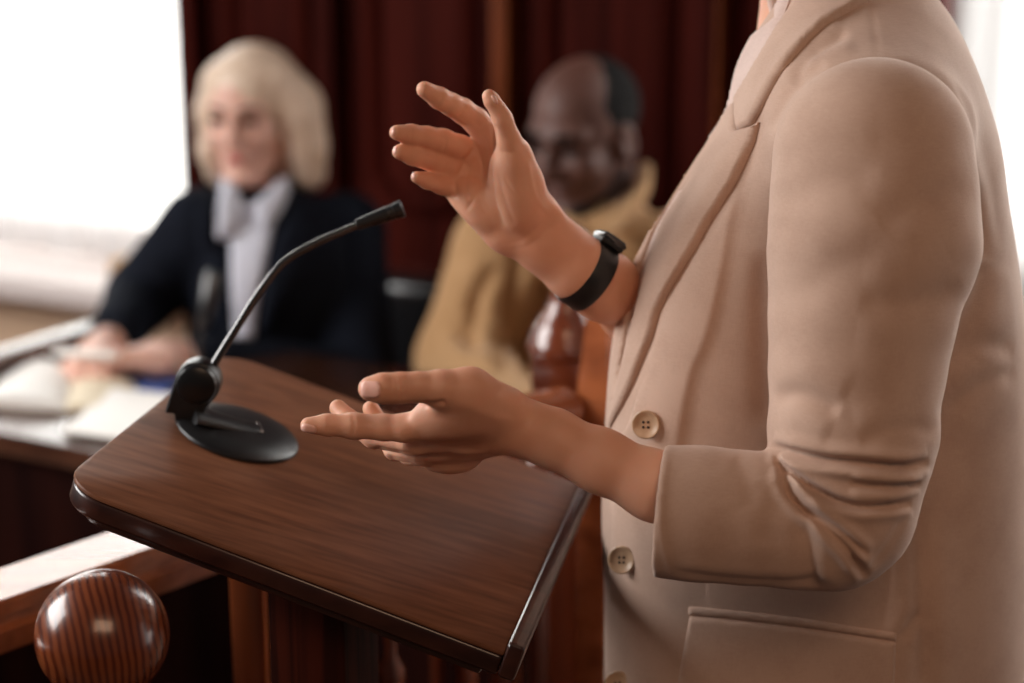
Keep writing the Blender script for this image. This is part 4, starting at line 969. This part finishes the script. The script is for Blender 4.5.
f3 = Field(np.array([hip[0]-.35, hip[1]-.65, 0.0]), np.array([hip[0]+.35, hip[1]+.25, 1.05]), .012)
nkb = P(256, 208, 3.08)
f3.chain([nkb, (nkb+hip)/2, hip], [.06, .1, .12], .03); f3.cone(shR, shL, .05, .05, .03)
for q, x in ((-1, -.09), (1, .10)):
    f3.chain([hip+np.array([x, 0, -.02]), hip+np.array([x*1.1, -.42, 0.0]), np.array([hip[0]+x*1.1, hip[1]-.42, .06])], [.085, .062, .045], .02)
    f3.cone(np.array([hip[0]+x*1.1, hip[1]-.40, .04]), np.array([hip[0]+x*1.1, hip[1]-.53, .03]), .038, .028, .02)
f3.chain([shR, elR, wrR], [.045, .036, .026], .01); f3.chain([shL, elL, wrL], [.045, .036, .026], .01)
bw_ = obj('body', cat(HV, HH, f3.mesh(2)), M['skin_w'], wom)
head_bits(L, Rw, sw, bw_, M['lip'], M['brow'])
# hair: a long bob
f4 = Field(hc-.2, hc+.2, .0042); Lw = lambda x, y, z: hc+sw*(x*Rw[0]+y*Rw[1]+z*Rw[2])
f4.ell(Lw(-.003, -.02, .034), (.084*sw, .104*sw, .091*sw), Rw, .02)
f4.chain([Lw(.056, .012, .06), Lw(.072, .012, .0), Lw(.074, .018, -.07), Lw(.072, .026, -.118)], [.024*sw, .020*sw, .019*sw, .013*sw], .03)
f4.chain([Lw(-.068, .005, .06), Lw(-.094, -.0, .0), Lw(-.104, -.002, -.06), Lw(-.112, .0, -.112)], [.026*sw, .030*sw, .032*sw, .024*sw], .03)
f4.chain([Lw(0, -.075, .03), Lw(0, -.085, -.05), Lw(.0, -.08, -.12)], [.06*sw, .06*sw, .045*sw], .03)
f4.chain([Lw(-.07, -.045, .0), Lw(-.085, -.045, -.12)], [.05, .035], .03); f4.chain([Lw(.06, -.04, .0), Lw(.07, -.03, -.12)], [.045, .03], .03)
f4.ell(Lw(.014, .120, -.028), (.058*sw, .088*sw, .104*sw), Rw, .010, True)
f4.cone(Lw(.0, .06, -.03), Lw(0, .02, -.15), .058*sw, .06*sw, .01, True)
VF = f4.mesh(2); obj('hair', VF, M['blond'], bw_)
# blazer
f5 = Field(np.minimum.reduce([shR, shL, elR, elL, wrR, hip])-.15, np.maximum.reduce([shR, shL, elR, elL, wrR, hip])+.15, .006)
chest = P(266, 290, 3.03)
f5.chain([nkb-UP*.05, chest+np.array([0, .03, 0]), hip+UP*.05], [.085, .125, .14], .05); f5.cone(shR-UP*.01, shL-UP*.01, .058, .060, .05)
f5.cone(nkb+np.array([0, .03, -.01]), nkb-UP*.1, .066, .09, .04)
f5.chain([shR, elR, wrR+(elR-wrR)*.1], [.062, .056, .042], .02); f5.chain([shL-UP*.01, elL, wrL+(elL-wrL)*.12], [.066, .058, .044], .02)
VF5 = f5.mesh(3)
bl5 = tag(obj('blazer', VF5, M['navy'], wom), 'black blazer'); t5 = bvh(VF5)
vest = [(226, 196), (246, 206), (266, 196), (276, 214), (268, 250), (258, 300), (254, 338), (235, 338), (232, 300), (231, 250), (226, 215)]
tag(obj('shirt', patch(vest, t5, .006, 4, 5), M['white'], wom), 'white shirt front')
obj('shirt_collar', patch([(222, 182), (230, 186), (247, 212), (240, 222), (228, 240), (214, 240), (217, 205)], t5, .020, 4, 6), M['white'], wom)
obj('shirt_collar', patch([(287, 178), (276, 186), (250, 212), (256, 222), (264, 232), (280, 214), (288, 196)], t5, .020, 4, 6), M['white'], wom)
obj('lapel', patch([(212, 198), (216, 222), (228, 262), (233, 318), (226, 318), (208, 272), (198, 248), (196, 215)], t5, .012, 5, 6), M['navy'], bl5)
obj('lapel', patch([(292, 190), (284, 222), (268, 262), (258, 330), (270, 330), (296, 280), (312, 248), (310, 210)], t5, .012, 5, 6), M['navy'], bl5)
f6 = Field(hip-np.array([.3, .6, .48]), hip+np.array([.3, .25, .2]), .012)
f6.cone(hip+np.array([-.08, 0, 0]), hip+np.array([.08, 0, 0]), .15, .15, .03)
for x in (-.09, .10): f6.chain([hip+np.array([x, 0, -.0]), hip+np.array([x*1.1, -.42, .0]), np.array([hip[0]+x*1.1, hip[1]-.42, .10])], [.10, .076, .06], .03)
obj('trousers', f6.mesh(2), M['navy'], wom)
# pen in her hand
a, b = P(47, 351, 2.70), P(120, 356, 2.68)
pen = thing('pen', 'white pen held in the blond woman\'s writing hand', 'pen', (a+b)/2)
Rp = frame_from(b-a); ln = np.linalg.norm(b-a)
obj('barrel', lathe([(0, .012), (.0035, .012), (.006, .02), (.0062, ln*.9), (.005, ln), (0, ln)], a, Rp, 20), M['paper'], pen); obj('tip', lathe([(0, -.004), (.001, -.003), (.0035, .012), (0, .0121)], a, Rp, 16), M['silver'], pen)

# black chair behind her
def chair(c, R, top, label, w=.25):
    t = thing('office_chair', label, 'chair', (c[0], c[1], 0))
    g = lambda x, y, z: np.array([c[0], c[1], 0])+x*R[0]+y*R[1]+z*UP
    obj('backrest', bx(g(0, -.24, (top+.52)/2), (w, .035, (top-.52)/2), np.array([R[0], R[1], UP]), .03, 4), M['leather'], t)
    obj('seat', bx(g(0, .04, .35), (w, .24, .045), np.array([R[0], R[1], UP]), .03, 4), M['leather'], t)
    obj('column', lathe([(.03, .05), (.03, .31)], g(0, .02, 0), None, 20), M['blackmetal'], t)
    for k_ in range(5):
        a_ = k_*2*math.pi/5+.3; obj('base_leg', tube(np.array([g(0, .02, .075), g(.27*math.cos(a_), .02+.27*math.sin(a_), .03)]), [.026, .018], 12), M['black'], t)
    return t
zc_t = P(412, 301, 3.22)[2]
chair(np.array([P(330, 300, 3.2)[0], P(330, 300, 3.2)[1], 0]), orient((-.45, -.9, 0)), zc_t, 'black leather chair behind the blond woman', .26)

# ================================================================== man in the khaki shirt
zm = 2.86
hm = P(584, 133, zm); Rm = orient((-.60, -.74, -.24)); sm_ = .97
man = thing('person', 'seated balding man in a khaki shirt looking down behind the raised hand', 'person', (hm[0], hm[1]+.08, 0))
f1 = Field(hm-.19-UP*.09, hm+.18, .0042); L = head_field(f1, hm, Rm, sm_, True); HV = f1.mesh(2)
nk = P(607, 222, 2.92); sL_, sR_ = P(500, 248, 2.88), P(700, 232, 2.90)
sR_ = P(712, 246, 2.84)
hipm = np.array([nk[0]+.02, nk[1]+.03, .50])
e1_, e2_ = P(462, 360, 2.90), P(735, 380, 2.78); w1, w2 = P(520, 420, 2.62), P(640, 425, 2.60)
f3 = Field(np.array([hipm[0]-.42, hipm[1]-.66, 0]), np.array([hipm[0]+.42, hipm[1]+.25, 1.06]), .011)
f3.chain([nk, (nk+hipm)/2, hipm], [.062, .12, .13], .03); f3.cone(sL_-UP*.03, sR_-UP*.03, .045, .045, .02)
f3.chain([sL_, e1_, w1], [.05, .042, .03], .01); f3.chain([sR_, e2_, w2], [.05, .042, .03], .01)
for x in (-.1, .1):
    f3.chain([hipm+np.array([x, 0, -.02]), hipm+np.array([x*1.2, -.43, 0.0]), np.array([hipm[0]+x*1.2, hipm[1]-.43, .06])], [.09, .066, .048], .02)
    f3.cone(np.array([hipm[0]+x*1.2, hipm[1]-.41, .04]), np.array([hipm[0]+x*1.2, hipm[1]-.55, .03]), .04, .03, .02)
f2 = fld([w1, w2], .18, .006)
bighand(f2, w1, np.array([.5, -.6, -.1]), np.array([0, 0, -1.]), -1, .4); bighand(f2, w2, np.array([-.6, -.5, -.1]), np.array([0, 0, -1.]), 1, .4)
bm_ = obj('body', cat(HV, f2.mesh(2), f3.mesh(2)), M['skin_m'], man)
head_bits(L, Rm, sm_, bm_, M['lip_m'], M['blackhair'])
Lm = lambda x, y, z: hm+sm_*(x*Rm[0]+y*Rm[1]+z*Rm[2])
f4 = Field(hm-.16, hm+.18, .0042)
f4.ell(Lm(0, -.018, .034), (.0775*sm_, .0945*sm_, .082*sm_), Rm, .005)
f4.ell(Lm(0, .075, .08), (.066*sm_, .105*sm_, .075*sm_), Rm, .012, True); f4.ell(Lm(0, .075, -.02), (.12*sm_, .085*sm_, .10*sm_), Rm, .01, True); f4.ell(Lm(0, -.0, -.10), (.12, .12, .07), Rm, .01, True)
obj('hair', f4.mesh(2), M['blackhair'], bm_)
f4 = Field(hm-.16, hm+.13, .0042)
for q in (-1, 1): f4.cone(Lm(q*.052, .0, -.06), Lm(q*.018, .070, -.104), .0225*sm_, .0195*sm_, .01)
f4.ell(Lm(0, .080, -.104), (.024*sm_, .0165*sm_, .019*sm_), Rm, .01); f4.cone(Lm(-.022, .086, -.048), Lm(.022, .086, -.048), .0048, .0048, .004)
obj('beard', f4.mesh(2), M['blackhair'], bm_)
f5 = Field(np.minimum.reduce([sL_, sR_, e1_, e2_, w1, w2, hipm])-.17, np.maximum.reduce([sL_, sR_, e1_, e2_, w1, w2, hipm])+.17, .006)
f5.chain([nk-UP*.045, nk*.5+hipm*.5+np.array([0, -.02, 0]), hipm+UP*.03], [.085, .145, .16], .06); f5.cone(sL_-UP*.01, sR_-UP*.01, .060, .060, .05)
f5.chain([sL_, e1_, w1], [.074, .068, .05], .03); f5.chain([sR_, e2_, w2], [.074, .068, .05], .03)
f5.cone(nk-UP*.07, nk-UP*.035+np.array([.0, .01, 0]), .080, .074, .03)
VF5 = f5.mesh(3)
VF5 = (sculpt(VF5[0], VF5[1], [([(500, 262), (478, 300), (470, 350)], .010, 7, 'v'), ([(520, 250), (505, 310), (500, 380)], .012, 7, 'v'), ([(452, 330), (480, 345), (510, 340)], .010, 7, 'v'), ([(560, 240), (545, 290), (548, 360)], .008, 8, 'v')]), VF5[1])
sh5 = tag(obj('shirt', VF5, M['khaki'], man), 'khaki shirt'); t5 = bvh(VF5)
tag(obj('collar', patch([(647, 168), (655, 186), (640, 205), (616, 232), (590, 236), (600, 222), (622, 200), (638, 178)], t5, .012, 4, 6), M['khaki'], sh5), 'turned collar')
obj('collar', tube(spline([P(566, 250, 2.76), P(594, 244, 2.74), P(618, 222, 2.79), P(640, 194, 2.86), P(642, 176, 2.95)], 24), np.linspace(.012, .024, 24), 14, .6), M['khaki'], sh5)
obj('collar', patch([(548, 192), (560, 205), (580, 222), (590, 236), (572, 240), (552, 225), (542, 205)], t5, .010, 4, 6), M['khaki'], sh5)
f6 = Field(hipm-np.array([.32, .62, .48]), hipm+np.array([.32, .25, .2]), .012)
f6.cone(hipm+np.array([-.08, 0, 0]), hipm+np.array([.08, 0, 0]), .16, .16, .03)
for x in (-.1, .1): f6.chain([hipm+np.array([x, 0, 0]), hipm+np.array([x*1.2, -.43, .0]), np.array([hipm[0]+x*1.2, hipm[1]-.43, .10])], [.105, .08, .065], .03)
obj('trousers', f6.mesh(2), M['trouser'], man)
